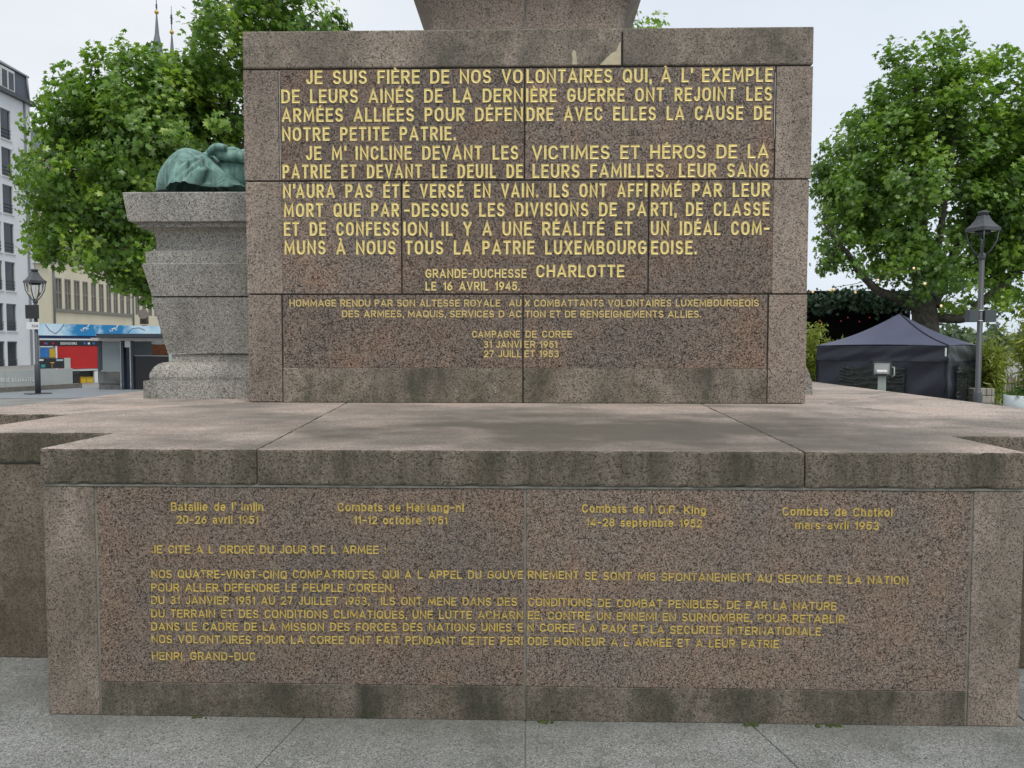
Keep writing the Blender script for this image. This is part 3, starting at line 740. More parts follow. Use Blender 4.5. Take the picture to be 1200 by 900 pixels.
#PART2
# ------------------------------------------------------------------ bronze group lying on the plinth
bzm, n, l, b = new_mat('verdigris_bronze'); tc = n.new('ShaderNodeTexCoord')
f = noise(n, l, tc.outputs['Object'], 7, 7, .65); r = ramp(n, [(.32, (.095, .20, .172)), (.5, (.175, .335, .29)), (.68, (.28, .46, .41))]); l.new(f, r.inputs[0])
f2 = noise(n, l, tc.outputs['Object'], 1, 5, .6, (16, 16, 2.2)); r2 = ramp(n, [(.46, 0), (.66, .85)]); l.new(f2, r2.inputs[0])
l.new(mix(n, l, r2.outputs[0], r.outputs[0], (.04, .075, .062)), b.inputs['Base Color']); b.inputs['Roughness'].default_value = .6
ZP = PRW[-1][1]; YBZ = YG + .62
def bq(px, py): v = on_y(px, py, YBZ); return (v.x, v.z)
fig = empty('bronze_figure', (bq(240, 226)[0], YBZ, ZP), 'green patinated bronze figure lying under drapery on the grey plinth', 'statue')
fx0 = fig.location.x
def catmull(P, m=8):
    P = [Vector(p) for p in P]; out = []
    for i in range(len(P) - 1):
        p0, p1, p2, p3 = P[max(i - 1, 0)], P[i], P[i + 1], P[min(i + 2, len(P) - 1)]
        for k in range(m):
            t = k / m; out.append(.5 * ((2 * p1) + (p2 - p0) * t + (2 * p0 - 5 * p1 + 4 * p2 - p3) * t * t + (3 * p1 - p0 - 3 * p2 + p3) * t ** 3))
    return out + [P[-1]]
# the cloth: a dome whose height over the plan is a smooth union of ridges (the folds) over a body
ridges = [  # fold lines in picture columns/rows on the near side, with height and width in metres
    ([(246, 186), (232, 187), (216, 196), (204, 212), (199, 228)], .030, .030), ([(246, 186), (232, 196), (218, 208), (206, 221), (198, 229)], .050, .032),
    ([(246, 186), (238, 198), (224, 213), (207, 226)], .032, .028), ([(246, 187), (247, 200), (240, 204), (226, 213), (214, 224)], .055, .026), ([(247, 188), (256, 198), (266, 207), (277, 217), (288, 224)], .065, .034),
    ([(228, 209), (240, 204), (254, 203), (268, 211), (283, 221)], .050, .026), ([(212, 228), (228, 222), (246, 220), (262, 222)], .02, .05), ([(246, 186), (262, 192), (272, 201), (282, 212)], .04, .03)]
rl = []
for pts, hh, ww in ridges:
    hh *= 1.5; ww *= .85; rl.append(([Vector(bq(*p_)) for p_ in catmull([(a_, c_, 0) for a_, c_ in pts]) for p_ in [(p_[0], p_[1])]], hh, ww))
sil = [(189, 229), (192, 219), (196, 208), (202, 198), (210, 188.5), (218, 181), (225, 176.8), (230, 176.6), (237, 179.2), (245, 183.5), (254, 190), (264, 199), (275, 209), (287, 218), (300, 226)]
sw = [Vector(bq(*p_)) for p_ in [(v_[0], v_[1]) for v_ in catmull([(a_, c_, 0) for a_, c_ in sil], 12)]]
bm = BM(); NV = 80; grid = []; zb0 = bq(240, 229)[1]; NU = len(sw) - 1; cxm = bq(240, 226)[0]
for i, p in enumerate(sw):
    row = []
    for k in range(NV + 1):
        a = -math.pi * .5 + math.pi * k / NV
        u_ = max(math.cos(a), 0) ** .72; hz_ = zb0 + (p.y - zb0) * u_; x = cxm + (p.x - cxm) * (.55 + .45 * u_); y = .46 * math.sin(a) * (.55 + .45 * math.sin(math.pi * i / NU))
        d_ = 0
        if a < .35:
            s2 = 1 + y / (YBZ - CAM.y)                    # project to the picture plane of the fold lines
            X_ = CAM.x + (x - CAM.x) / s2; Z_ = EYE + (hz_ - EYE) / s2
            for ln, hh, ww in rl:
                dm = min((X_ - v_.x) ** 2 + (Z_ - v_.y) ** 2 for v_ in ln); d_ += hh * math.exp(-dm / (ww * ww))
        d_ = min(d_, .10) * (.55 + .45 * min(1, max(0, (hz_ - ZP) / .1))); nn = Vector(((p.x - cxm) * .3, -1.0 if a < 0 else .3, .55)).normalized()
        row.append(bm.verts.new((x - fx0 + nn.x * d_ * .3, y + nn.y * d_, max(hz_ + nn.z * d_ * .35 - ZP, -.002))))
    for k in range(NV // 3, -1, -1):                        # below its folds the cloth hangs straight down to the stone
        if row[k].co.y > row[k + 1].co.y - .0015: row[k].co.y = row[k + 1].co.y - .0015
    grid.append(row)
for i in range(NU):
    for k in range(NV): bm.faces.new((grid[i][k], grid[i + 1][k], grid[i + 1][k + 1], grid[i][k + 1]))
dr = obj('drapery', bm, bzm, fig, True)
def limb(pts, rad, name, seg=14):
    bm = BM(); P_ = catmull([(bq(px, py)[0] - fx0, dy, bq(px, py)[1] - ZP) for px, py, dy in pts], 5)
    R_ = [v_[0] for v_ in catmull([(r_, 0, 0) for r_ in rad], 5)]
    tube(bm, P_, R_, seg)
    return obj(name, bm, bzm, fig, True)
limb([(258, 224, .05), (263, 214, .05), (272, 207, .05), (286, 203, .08), (306, 203, .08), (330, 204, .08), (352, 210, .08), (366, 218, .08)], [.05, .15, .20, .225, .24, .22, .18, .06], 'torso')
limb([(263, 189, -.14), (269, 186.5, -.15), (278, 187.5, -.15), (290, 189, -.13), (306, 193, -.08), (318, 200, .0)], [.030, .052, .050, .058, .072, .08], 'arm')
bm = BM()
for px, py, dy, ex in ((252, 184, -.17, 0), (254, 180.4, -.11, 1), (258, 177.6, -.05, 2), (263, 175.6, .01, 3)):
    P_ = []
    for ox, oz in ((18, 2.5), (10, -.5), (3, 0), (-1.5, 4.5), (1, 9)):
        x, z = bq(px + ox, py + oz); P_.append((x - fx0, dy, z - ZP))
    tube(bm, catmull(P_, 3), [v_[0] for v_ in catmull([(r_, 0, 0) for r_ in (.026, .026, .024, .023, .014)], 3)], 8)
P_ = [(bq(px, py)[0] - fx0, dy, bq(px, py)[1] - ZP) for px, py, dy in ((276, 181, -.2), (268, 179, -.22), (261, 181.5, -.23), (256, 186, -.22))]; tube(bm, catmull(P_, 3), [v_[0] for v_ in catmull([(r_, 0, 0) for r_ in (.03, .029, .026, .016)], 3)], 8)
hx, hz = bq(267, 184); lathe(bm, [(.01, -.06), (.05, -.045), (.066, 0), (.05, .04), (.01, .055)], 12, (hx - fx0, -.1, hz - ZP))
obj('hand', bm, bzm, fig, True)

# ------------------------------------------------------------------ trees
lm, n, l, b = new_mat('plane_leaf')
at = n.new('ShaderNodeAttribute'); at.attribute_name = 'tint'
def leafmat(name, stops, trans=.40, rough=.36):
    m, n, l, b = new_mat(name)
    at = n.new('ShaderNodeAttribute'); at.attribute_name = 'tint'
    r = ramp(n, stops); l.new(at.outputs['Fac'], r.inputs[0])
    l.new(r.outputs[0], b.inputs['Base Color']); b.inputs['Roughness'].default_value = rough; b.inputs['Specular IOR Level'].default_value = .7
    tr = n.new('ShaderNodeBsdfTranslucent'); tm = mix(n, l, 1.0, r.outputs[0], (1.25, 1.35, .6), 'MULTIPLY'); l.new(tm, tr.inputs['Color'])
    ms = n.new('ShaderNodeMixShader'); ms.inputs[0].default_value = trans
    l.new(b.outputs[0], ms.inputs[1]); l.new(tr.outputs[0], ms.inputs[2]); l.new(ms.outputs[0], n['Material Output'].inputs['Surface'])
    return m
bpy.data.materials.remove(lm)
M['leaf'] = leafmat('plane_leaf', [(0, (.080, .150, .042)), (.4, (.155, .28, .055)), (.7, (.255, .40, .066)), (1, (.40, .53, .085))])
M['bamboo'] = leafmat('bamboo_leaf', [(0, (.14, .19, .025)), (.5, (.26, .32, .045)), (1, (.40, .42, .08))])
M['garland'] = leafmat('garland_leaf', [(0, (.04, .085, .055)), (.6, (.085, .16, .10)), (1, (.17, .26, .16))], .2)
M['wood_leaf'] = leafmat('far_leaf', [(0, (.05, .085, .04)), (1, (.10, .15, .06))], .2)
M['bark'] = plain('bark', (.062, .056, .042), .9, var=.6, scale=9, bump=1.0)
_lob = []
for k in range(10):
    a = math.pi / 2 + 2 * math.pi * (k + .5) / 10
    tip = k % 2 == 0
    _lob.append((math.cos(a), math.sin(a)))
LEAF5 = np.array([(0, .05, .0)] + [(rr * math.sin(a), .1 + rr * math.cos(a), -.16 * rr) for a, rr in
        [(0, .62), (.5, .30), (1.05, .60), (1.6, .30), (2.1, .48), (3.14, .28), (-2.1, .48), (-1.6, .30), (-1.05, .60), (-.5, .30)]])
LEAF5F = np.array([(0, k + 1, (k + 1) % 10 + 1) for k in range(10)])
BLADE = np.array([(0, 0, 0), (.11, .35, .02), (0, 1, -.15), (-.11, .35, .02)]); BLADEF = np.array([(0, 1, 2), (0, 2, 3)])


def leaves(name, pos, size, tint, mat, parent, rs, tmpl=LEAF5, tf=LEAF5F, up=.35, outward=None):
    N = len(pos)
    nrm = rs.normal(size=(N, 3)) * .62; nrm[:, 2] += up
    if outward is not None: nrm += outward * .9
    nrm /= np.linalg.norm(nrm, axis=1)[:, None]
    d = rs.normal(size=(N, 3)); d[:, 2] -= .5
    d -= nrm * (d * nrm).sum(1)[:, None]; d /= np.linalg.norm(d, axis=1)[:, None]
    s = np.cross(d, nrm)
    sz = (size * rs.uniform(.45, 1.25, N))[:, None, None]
    V = pos[:, None, :] + sz * (tmpl[None, :, 0:1] * s[:, None, :] + tmpl[None, :, 1:2] * d[:, None, :] + tmpl[None, :, 2:3] * nrm[:, None, :])
    k = len(tmpl); V = V.reshape(-1, 3)
    F = (tf[None] + (np.arange(N) * k)[:, None, None]).reshape(-1, 3)
    me = bpy.data.meshes.new(name)
    me.vertices.add(len(V)); me.vertices.foreach_set('co', V.ravel())
    me.loops.add(F.size); me.loops.foreach_set('vertex_index', F.ravel().astype(np.int32))
    me.polygons.add(len(F)); me.polygons.foreach_set('loop_start', np.arange(0, F.size, 3, dtype=np.int32))
    at = me.attributes.new('tint', 'FLOAT', 'POINT'); at.data.foreach_set('value', np.repeat(np.clip(tint, 0, 1), k).astype(np.float32))
    me.update(calc_edges=True)
    return link(name, me, mat, parent)


def skeleton(root, limbs, clumps, rs, r_tip=.012):
    """limbs: polylines with radii; twigs grow from the nearest limb point to each clump"""
    bm = BM(); nodes = []
    for path, rad in limbs:
        P_ = [Vector(p) for p in path]; fine = []; fr_ = []
        for i in range(len(P_) - 1):
            for k in range(5):
                t = k / 5
                p0, p1, p2, p3 = P_[max(i - 1, 0)], P_[i], P_[i + 1], P_[min(i + 2, len(P_) - 1)]
                fine.append(.5 * ((2 * p1) + (p2 - p0) * t + (2 * p0 - 5 * p1 + 4 * p2 - p3) * t * t + (3 * p1 - p0 - 3 * p2 + p3) * t ** 3)); fr_.append(rad[i] + (rad[i + 1] - rad[i]) * t)
        fine.append(P_[-1]); fr_.append(rad[-1])
        for i in range(1, len(fine)):
            fine[i] = fine[i] + Vector(rs.normal(size=3)) * fr_[i] * (.05 if fr_[i] > .12 else .14)
        tube(bm, fine, fr_, 9)
        nodes += [(p, r) for p, r in zip(fine, fr_)]
    order = sorted(clumps, key=lambda c: min((c - p).length for p, r in nodes))
    for c in order:
        best = min(nodes, key=lambda q_: (c - q_[0]).length + .6 * max(0, q_[0].z - c.z) + (.4 if q_[1] < .02 else 0))
        p, r = best; L_ = (c - p).length
        if L_ < .15: continue
        r0 = min(r * .55, .012 + .018 * L_); mid = (p + c) / 2 + Vector(rs.normal(size=3)) * L_ * .07 + Vector((0, 0, -.05 * L_))
        q1 = p * .6 + mid * .4; q2 = mid; q3 = mid * .45 + c * .55
        pth = [p, q1, q2, q3, c]; rr = [r0, r0 * .85, r0 * .65, r0 * .5, r_tip * .6]
        tube(bm, pth, rr, 5, False)
        nodes += list(zip(pth[1:], rr[1:]))
    return bm


def crown_points(ells, nclump, rs, fill=.55):
    """clump centres through the volume of several ellipsoids (centre, radii, weight), denser towards the skin"""
    out = []; w = np.array([e[2] for e in ells], float); w /= w.sum()
    while len(out) < nclump:
        c, r, _ = ells[rs.choice(len(ells), p=w)]
        v = rs.normal(size=3); v /= np.linalg.norm(v)
        p = np.array(c) + v * np.array(r) * (rs.uniform(0, 1) ** fill)
        out.append(p)
    return out


def tree(name, root, label, limbs, ells, nclump, per, leaf, seed, group=None, clump_r=.42, mat=None, fill=.42, tm=.45):
    rs = np.random.RandomState(seed); rt = empty(name, root, label, 'tree', group)
    R_ = np.array(root)
    cl = crown_points(ells, nclump, rs, fill)
    P_, T_, O_ = [], [], []
    cc = np.mean([e[0] for e in ells], axis=0)
    for c in cl:
        k = int(per * rs.uniform(.5, 1.5)); r = clump_r * rs.uniform(.6, 1.4)
        v = rs.normal(size=(k, 3)); v *= np.minimum(1, 1.7 / (np.linalg.norm(v, axis=1) + 1e-6))[:, None]; v *= np.array([.55, .55, .5]) * r; v[:, 2] -= .25 * r * (np.hypot(v[:, 0], v[:, 1]) / r) ** 2
        P_.append(c + v); T_.append(np.clip(rs.normal(tm, .17) + rs.normal(0, .13, k), 0, 1))
        o_v = c - cc; o_v = o_v / (np.linalg.norm(o_v) + 1e-6); O_.append(np.repeat(o_v[None], k, 0))
    P_ = np.concatenate(P_) - R_; T_ = np.concatenate(T_); O_ = np.concatenate(O_)
    leaves('crown', P_, leaf, T_, mat or M['leaf'], rt, rs, outward=O_)
    lb = [([Vector(p) - Vector(root) for p in path], rad) for path, rad in limbs]
    obj('trunk', skeleton(rt, lb, [Vector(c) - Vector(root) for c in cl], rs), M['bark'], rt)
    return rt


def AT(px, py, Y): v = on_y(px, py, Y); return (v.x, v.y, v.z)
def ell(px, py, rx, ry, Y, ryd, w):
    """an ellipsoid of rx by ry picture pixels standing at distance Y, ryd metres deep"""
    s = (Y - CAM.y) / FOC; return (AT(px, py, Y), (rx * s, ryd, ry * s), w)

PG = 'broad plane trees round the square'
Y = 15.0
tx = AT(262, 400, Y)[0]
tree('plane_tree', (tx, Y, 0), 'largest leafy green plane tree left of the tall block, over the grey plinth',
     [([(tx, Y, -.1), (tx, Y, 1.2), (tx - .1, Y, 2.4), (tx - .1, Y + .1, 3.4), (tx, Y, 4.6), (tx + .1, Y, 6), (tx + .2, Y, 7.6)], [.42, .34, .30, .26, .2, .13, .05]),
      ([(tx - .1, Y, 2.5), AT(215, 290, Y), AT(150, 235, Y - .4), AT(90, 205, Y - .5), AT(50, 190, Y - .5)], [.22, .15, .10, .06, .03]),
      ([(tx - .1, Y, 2.8), AT(220, 220, Y + .6), AT(165, 140, Y + .8), AT(120, 100, Y + .6)], [.2, .14, .08, .03]),
      ([(tx - .1, Y, 3.2), AT(285, 190, Y - .5), AT(310, 90, Y - .5), AT(340, 20, Y - .6)], [.2, .14, .09, .04]),
      ([(tx, Y, 3.0), AT(240, 170, Y + .9), AT(222, 90, Y + 1.2), AT(235, 20, Y + 1.0)], [.17, .12, .07, .03]),
      ([(tx - .1, Y, 2.5), AT(200, 318, Y - .9), AT(165, 300, Y - 1.1), AT(140, 285, Y - 1.2)], [.11, .07, .04, .02])],
     [ell(114, 205, 84, 84, Y - .3, 1.8, 2.0), ell(116, 142, 50, 54, Y, 1.5, 1.0), ell(165, 128, 86, 68, Y, 2.0, 1.5), ell(215, 112, 52, 66, Y + .3, 1.8, 1.0), ell(235, 190, 95, 110, Y, 2.2, 1.6), ell(150, 270, 82, 62, Y - .4, 1.6, .95), ell(288, 60, 66, 95, Y, 2.2, 1.4), ell(352, 35, 60, 75, Y - .4, 1.6, 1.2), ell(165, 318, 34, 34, Y - .5, .8, .42), ell(60, 270, 42, 36, Y - .5, .9, .3)],
     900, 66, .15, 11, PG, .35, fill=.40)
Y = 24.0
tx = AT(650, 300, Y)[0]
tree('plane_tree', (tx, Y, 0), 'plane tree behind the obelisk, only a green tuft showing above the cap stones', [([(tx, Y, -.1), (tx, Y, 2), (tx + .1, Y, 4), (tx, Y, 7), (tx, Y, 10)], [.3, .26, .22, .14, .05])],
     [ell(655, 110, 118, 122, Y, 2.6, 1), ell(565, 100, 78, 72, Y, 2, .5), ell(735, 60, 44, 54, Y, 1.6, .35)], 190, 30, .20, 12, PG, .5)
Y = 21.5
gz = GX(9, Y)
bx = AT(1085, 400, Y)[0]
tree('plane_tree', (bx, Y, gz), 'stout plane tree with forked limbs on the right, behind the dark tent', [
     ([(bx, Y, gz - .1), AT(1086, 440, Y), AT(1085, 395, Y), AT(1083, 362, Y), AT(1080, 330, Y), AT(1079, 270, Y), AT(1077, 200, Y), AT(1075, 150, Y), AT(1073, 105, Y)], [.52, .44, .40, .37, .27, .20, .14, .08, .03]),
     ([AT(1078, 362, Y), AT(1052, 349, Y - .2), AT(1030, 341, Y - .4), AT(1009, 322, Y - .6), AT(996, 300, Y - .7), AT(978, 280, Y - .7), AT(966, 262, Y - .7)], [.2, .16, .13, .10, .08, .05, .02]),
     ([AT(1092, 358, Y), AT(1104, 330, Y), AT(1118, 300, Y + .2), AT(1135, 255, Y + .3), AT(1150, 190, Y + .5), AT(1160, 130, Y + .5)], [.24, .19, .15, .12, .08, .03]),
     ([AT(1096, 372, Y), AT(1132, 372, Y - .3), AT(1152, 352, Y - .3), AT(1185, 325, Y - .3), AT(1215, 290, Y - .2)], [.16, .15, .13, .09, .04]),
     ([AT(1080, 320, Y), AT(1062, 285, Y + .4), AT(1040, 230, Y + .6), AT(1015, 180, Y + .5)], [.16, .11, .07, .03]),
     ([AT(1082, 340, Y), AT(1100, 280, Y - .6), AT(1112, 210, Y - .9), AT(1120, 140, Y - .8)], [.15, .10, .06, .03])],
     [ell(1080, 112, 62, 68, Y, 1.9, 1.3), ell(1025, 195, 62, 78, Y, 1.9, 1.3), ell(990, 235, 34, 58, Y - .3, 1.2, .5), ell(1165, 152, 88, 82, Y, 2.0, 1.7), ell(1100, 222, 110, 54, Y, 2.2, .85), ell(1190, 235, 70, 68, Y, 1.6, .9), ell(1120, 285, 78, 30, Y + .3, 1.6, .20), ell(1030, 262, 52, 38, Y, 1.4, .35), ell(1190, 298, 56, 40, Y + .2, 1.3, .6), ell(1085, 312, 62, 36, Y - .9, .7, .24), ell(1235, 200, 60, 120, Y, 1.6, .9), ell(985, 300, 28, 20, Y - .5, .6, .10), ell(1045, 305, 30, 26, Y, .8, .12), ell(1125, 335, 50, 40, Y + .2, .8, .16), ell(1180, 345, 40, 30, Y, .8, .10)],
     900, 58, .18, 13, PG, .42, fill=.42)

# ------------------------------------------------------------------ street on the left
asph = plain('asphalt', (.215, .235, .25), .85, var=.12, scale=3, bump=.1)
kerbm = plain('kerb_stone', (.17, .155, .135), .9, var=.25, scale=5)
rd = [on_z(*p_, 0) for p_ in ((0, 475), (150, 470), (118, 457.2), (0, 463.5))]
bm = BM(); P_ = [(-30, 12), (-9, 17.5), (-11.5, 31), (-14.6, 38), (-24, 80), (-33, 80), (-19, 30), (-40, 14)]
f_ = bm.faces.new([bm.verts.new((x, y, -.004)) for x, y in [(-60, 19.5), (-14.0, 19.5), (-9, 24.0), (-9, 27), (-13.8, 27.0), (-13.8, 60), (-16.6, 60), (-16.9, 27.5), (-17.3, 25.4), (-60, 23.2)]]); f_.normal_update()
o = obj('road', bm, asph); o['kind'] = 'structure'

stl = plain('dark_painted_steel', (.052, .056, .06), .45, var=.1, scale=3)
lampm = plain('lamp_grey_paint', (.072, .078, .084), .5, var=.12, scale=4)
gla = bpy.data.materials.new('lamp_glass'); gla.use_nodes = True
gb = gla.node_tree.nodes['Principled BSDF']; gb.inputs['Base Color'].default_value = (.95, .97, .97, 1); gb.inputs['Roughness'].default_value = .08; gb.inputs['Transmission Weight'].default_value = 1; gb.inputs['IOR'].default_value = 1.02
black = plain('black_plastic', (.022, .024, .026), .5, var=.15)
white = plain('white_paint', (.72, .73, .73), .5, var=.05)


def street_lamp(x, y, z, hpole, sc, label, rz=.5):
    rt = empty('street_lamp', (x, y, z), label, 'street lamp', 'four sided lantern lamps on posts', rz)
    bm = BM(); lathe(bm, [(.085, 0), (.085, .95), (.075, .98), (.058, 1.0), (.055, hpole)], 16); obj('pole', bm, lampm, rt)
    h = hpole
    bm = BM(); lathe(bm, [(.06, h - .02), (.075, h), (.075, h + .1), (.05, h + .12)], 12); obj('collar', bm, lampm, rt)
    bm = BM(); w = .235 * sc; ht = h + .62 * sc
    for sx, sy in ((-1, -1), (1, -1), (1, 1), (-1, 1)):
        tube(bm, [(sx * .045, sy * .045, h + .06), (sx * w * .55, sy * w * .55, h + .2 * sc), (sx * w * .86, sy * w * .86, h + .40 * sc), (sx * w * .95, sy * w * .95, ht)], .016 * sc, 6)
    obj('lantern_frame', bm, lampm, rt)
    bm = BM(); lathe(bm, [(.05, h + .1), (w * .95, h + .34 * sc), (w * 1.18, ht - .01)], 4, rot=math.pi / 4); bm.faces.ensure_lookup_table(); obj('lantern_glass', bm, gla, rt)
    bm = BM(); q2 = math.sqrt(2)
    lathe(bm, [(w * q2 * 1.06, ht), (w * q2 * 1.08, ht + .08 * sc)], 4, rot=math.pi / 4)
    lathe(bm, [(w * q2 * 1.02, ht + .082 * sc), (w * .80 * q2, ht + .14 * sc), (w * .5 * q2, ht + .26 * sc), (w * .36 * q2, ht + .36 * sc)], 4, rot=math.pi / 4)
    lathe(bm, [(w * .42, ht + .36 * sc), (w * .40, ht + .41 * sc), (w * .5, ht + .415 * sc), (w * .48, ht + .45 * sc), (w * .2, ht + .47 * sc)], 14)
    obj('lantern_roof', bm, lampm, rt)
    bm = BM(); lathe(bm, [(w * .7, ht - .05 * sc), (w * .7, ht - .002)], 14); obj('lamp_unit', bm, black, rt)
    return rt
# right lamp, with two loudspeaker boxes clamped on
d = 14.2; p0 = AT(1147.5, 405, d)
ztop = AT(1151, 247, d)[2]; sc = .96
gz = GX(p0[0], d); hp = ztop - gz - (.62 + .47) * sc
lamp = street_lamp(p0[0], d, gz, hp, sc, 'grey lantern lamp post on the right with a pair of loudspeaker boxes', .35)
for pxa, pxb in ((1133.5, 1144), (1151.8, 1164.5)):
    a_, b_ = AT(pxa, 363, d), AT(pxb, 377.5, d)
    bm = BM(); box(bm, a_[0] - p0[0], b_[0] - p0[0], -.1, .1, b_[2] - gz, a_[2] - gz, .01)
    o = obj('speaker_box', bm, plain('speaker_grey', (.07, .085, .09), .6), lamp); o.rotation_euler.z = -.35
for zz in (364, 376):
    bm = BM(); lathe(bm, [(.062, AT(1148, zz, d)[2] - gz - .012), (.062, AT(1148, zz, d)[2] - gz + .012)], 14)
    obj('clamp', bm, white, lamp)
# left lamp, with a dark box and a name plate
d = 21.6; p0 = AT(43, 405, d); ztop = AT(43, 315, d)[2]; sc = 1.0
hp = ztop - 1.09 * sc
lamp = street_lamp(p0[0], d, 0, hp, sc, 'grey lantern lamp post by the street at far left, with a white plate', 1.0)
a_, b_ = AT(32, 357.5, d), AT(47.6, 373.5, d); bm = BM(); box(bm, a_[0] - p0[0], b_[0] - p0[0], -.12, -.065, b_[2], a_[2], .008); o = obj('speaker_box', bm, black, lamp); o.rotation_euler.z = -1.0
a_, b_ = AT(33, 377.5, d), AT(48.5, 386, d); bm = BM(); box(bm, a_[0] - p0[0], b_[0] - p0[0], -.10, -.08, b_[2], a_[2], .003); pl = obj('sign_plate', bm, white, lamp); pl.rotation_euler.z = -1.0
L5 = Letters(); a2, b2 = AT(39.5, 383.6, d), AT(47, 383.4, d); L5.line('TCM', a2[0] - p0[0], b2[0] - p0[0], a2[2], b2[2], .085, .18, lambda u_, v_, q_: (u_, -.101 - q_, v_))
L5.build('lettering', plain('sign_blue_grey', (.12, .15, .22), .5), pl)
bm = BM(); box(bm, -.34, .34, -.22, .22, -.01, .03, .006); obj('base_plate', bm, stl, lamp)

# hoarding along the pavement
hoard = plain('hoarding_board', (.44, .46, .435), .6, var=.06, scale=2)
H0 = on_z(-40, 462.0, 0); H1 = on_z(85, 454.5, 0)
hd = empty('hoarding', (H1.x, H1.y, 0), 'low pale grey hoarding with white lettering along the kerb at far left', 'hoarding')
hv = Vector((H1.x - H0.x, H1.y - H0.y, 0)); hl = hv.length; hu = hv / hl; hn = Vector((hu.y, -hu.x, 0))
if hn.y > 0: hn = -hn
UPZ = Vector((0, 0, 1))
HB = .16
ztl = CAM.z - (on_y(0, 405, H1.y).z - on_y(0, 432, H1.y).z)
def hp_(u_, z): return hu * (u_ - hl) + Vector((0, 0, z))
for i in range(3):
    bm = BM(); u0, u1 = hl * i / 3 + .008, hl * (i + 1) / 3 - .008
    c = hp_((u0 + u1) / 2, (HB + ztl) / 2); obox(bm, c, hu, hn, UPZ, (u1 - u0) / 2, .03, (ztl - HB) / 2); obj('panel', bm, hoard, hd)
bm = BM(); obox(bm, hp_(hl / 2 + .1, HB / 2), hu, hn, UPZ, hl / 2 + .2, .14, HB / 2); obj('kerb_block', bm, kerbm, hd)
Lh = Letters()
def hit_h(px, py):
    dd = ray(px, py); P0 = Vector((H1.x, H1.y, 0)); t = (P0 - CAM).dot(hn) / dd.dot(hn); w_ = CAM + dd * t - P0
    return w_.dot(hu) + hl, w_.z
hf = lambda u_, v_, q_: hp_(u_, v_) + hn * (.031 + q_ * 2)
for t, xa, xb, yb, ya, cap, st in (('USSE CASEMATES', -1, 38.8, 447.8, 447.1, 5.2, .24), ('EXPLORE THE', 22, 38.6, 440.0, 439.8, 2.4, .16), ('CITY CENTER WORKS', 14, 38.8, 451.6, 450.9, 2.2, .16)):
    (u0, za), (u1, zb_) = hit_h(xa, yb), hit_h(xb, ya); h_ = hit_h(xa, yb - cap)[1] - za
    if t[0] == 'U': 
        u0 -= (u1 - u0) * .27; t = 'PETRUSSE CASEMATES'
    if u0 > u1: u0, u1 = u1, u0
    if t.startswith('EXPLORE') or t.startswith('CITY'): continue
    Lh.line(t, u0, u1, za, zb_, h_, .19, hf, .5)
Lh.build('lettering', white, hd)

# souvenir kiosk
red = plain('red_shutter', (.46, .014, .012), .5, var=.06, scale=2)
bn, n, l, b = new_mat('banner_print'); tc = n.new('ShaderNodeTexCoord')
f = noise(n, l, tc.outputs['Object'], .9, 4, .5); r = ramp(n, [(.36, (.72, .80, .86)), (.50, (.52, .72, .84)), (.64, (.25, .52, .74))]); l.new(f, r.inputs[0]); l.new(r.outputs[0], b.inputs['Base Color']); b.inputs['Roughness'].default_value = .5
navy = plain('navy_board', (.02, .05, .16), .5); yel = plain('yellow_crate', (.55, .36, .02), .5); bluep = plain('poster_blue', (.03, .16, .45), .5, var=.3, scale=3)
K0 = on_y(44, 405, 27.6); K1 = on_y(186, 405, 32.4)
kv = Vector((K1.x - K0.x, K1.y - K0.y, 0)); kl = kv.length; ku = kv / kl; kn = Vector((ku.y, -ku.x, 0))
kio = empty('souvenir_kiosk', (K0.x, K0.y, 0), 'souvenir kiosk with red shutter under a blue and white banner', 'kiosk')
def kp(u_, z, off=0): return ku * u_ + Vector((0, 0, z)) + kn * off
def khit(px, py, off=0):
    dd = ray(px, py); P0 = Vector((K0.x, K0.y, 0)) + kn * off; t = (P0 - CAM).dot(kn) / dd.dot(kn); w_ = CAM + dd * t - P0
    return w_.dot(ku), w_.z
def kbox(name, px0, py0, px1, py1, mat, off=.0, th=.03, parent=None, label=None):
    u0, z0_ = khit(px0, (py0 + py1) / 2, off); u1, _ = khit(px1, (py0 + py1) / 2, off)
    pm = (px0 + px1) / 2; zt_ = khit(pm, py0, off)[1]; zb_ = khit(pm, py1, off)[1]
    bm = BM(); obox(bm, kp((u0 + u1) / 2, (zt_ + zb_) / 2, off - th / 2), ku, kn, UPZ, (u1 - u0) / 2, th / 2, (zt_ - zb_) / 2)
    return obj(name, bm, mat, parent or kio, label=label)
bm = BM(); prism(bm, [(0, 0), (ku.x * kl, ku.y * kl), (ku.x * kl - .9, ku.y * kl + 2.0), (-1.1, 1.7)], 0, 2.4); obj('body', bm, plain('kiosk_grey', (.33, .34, .34), .6), kio)
bnn, bnl = bn.node_tree.nodes, bn.node_tree.links; btc = bnn.new('ShaderNodeTexCoord'); prev = [x for x in bnn if x.type == 'VALTORGB'][0].outputs[0]
nz_ = noise(bnn, bnl, btc.outputs['Object'], 3.5, 5, .6)
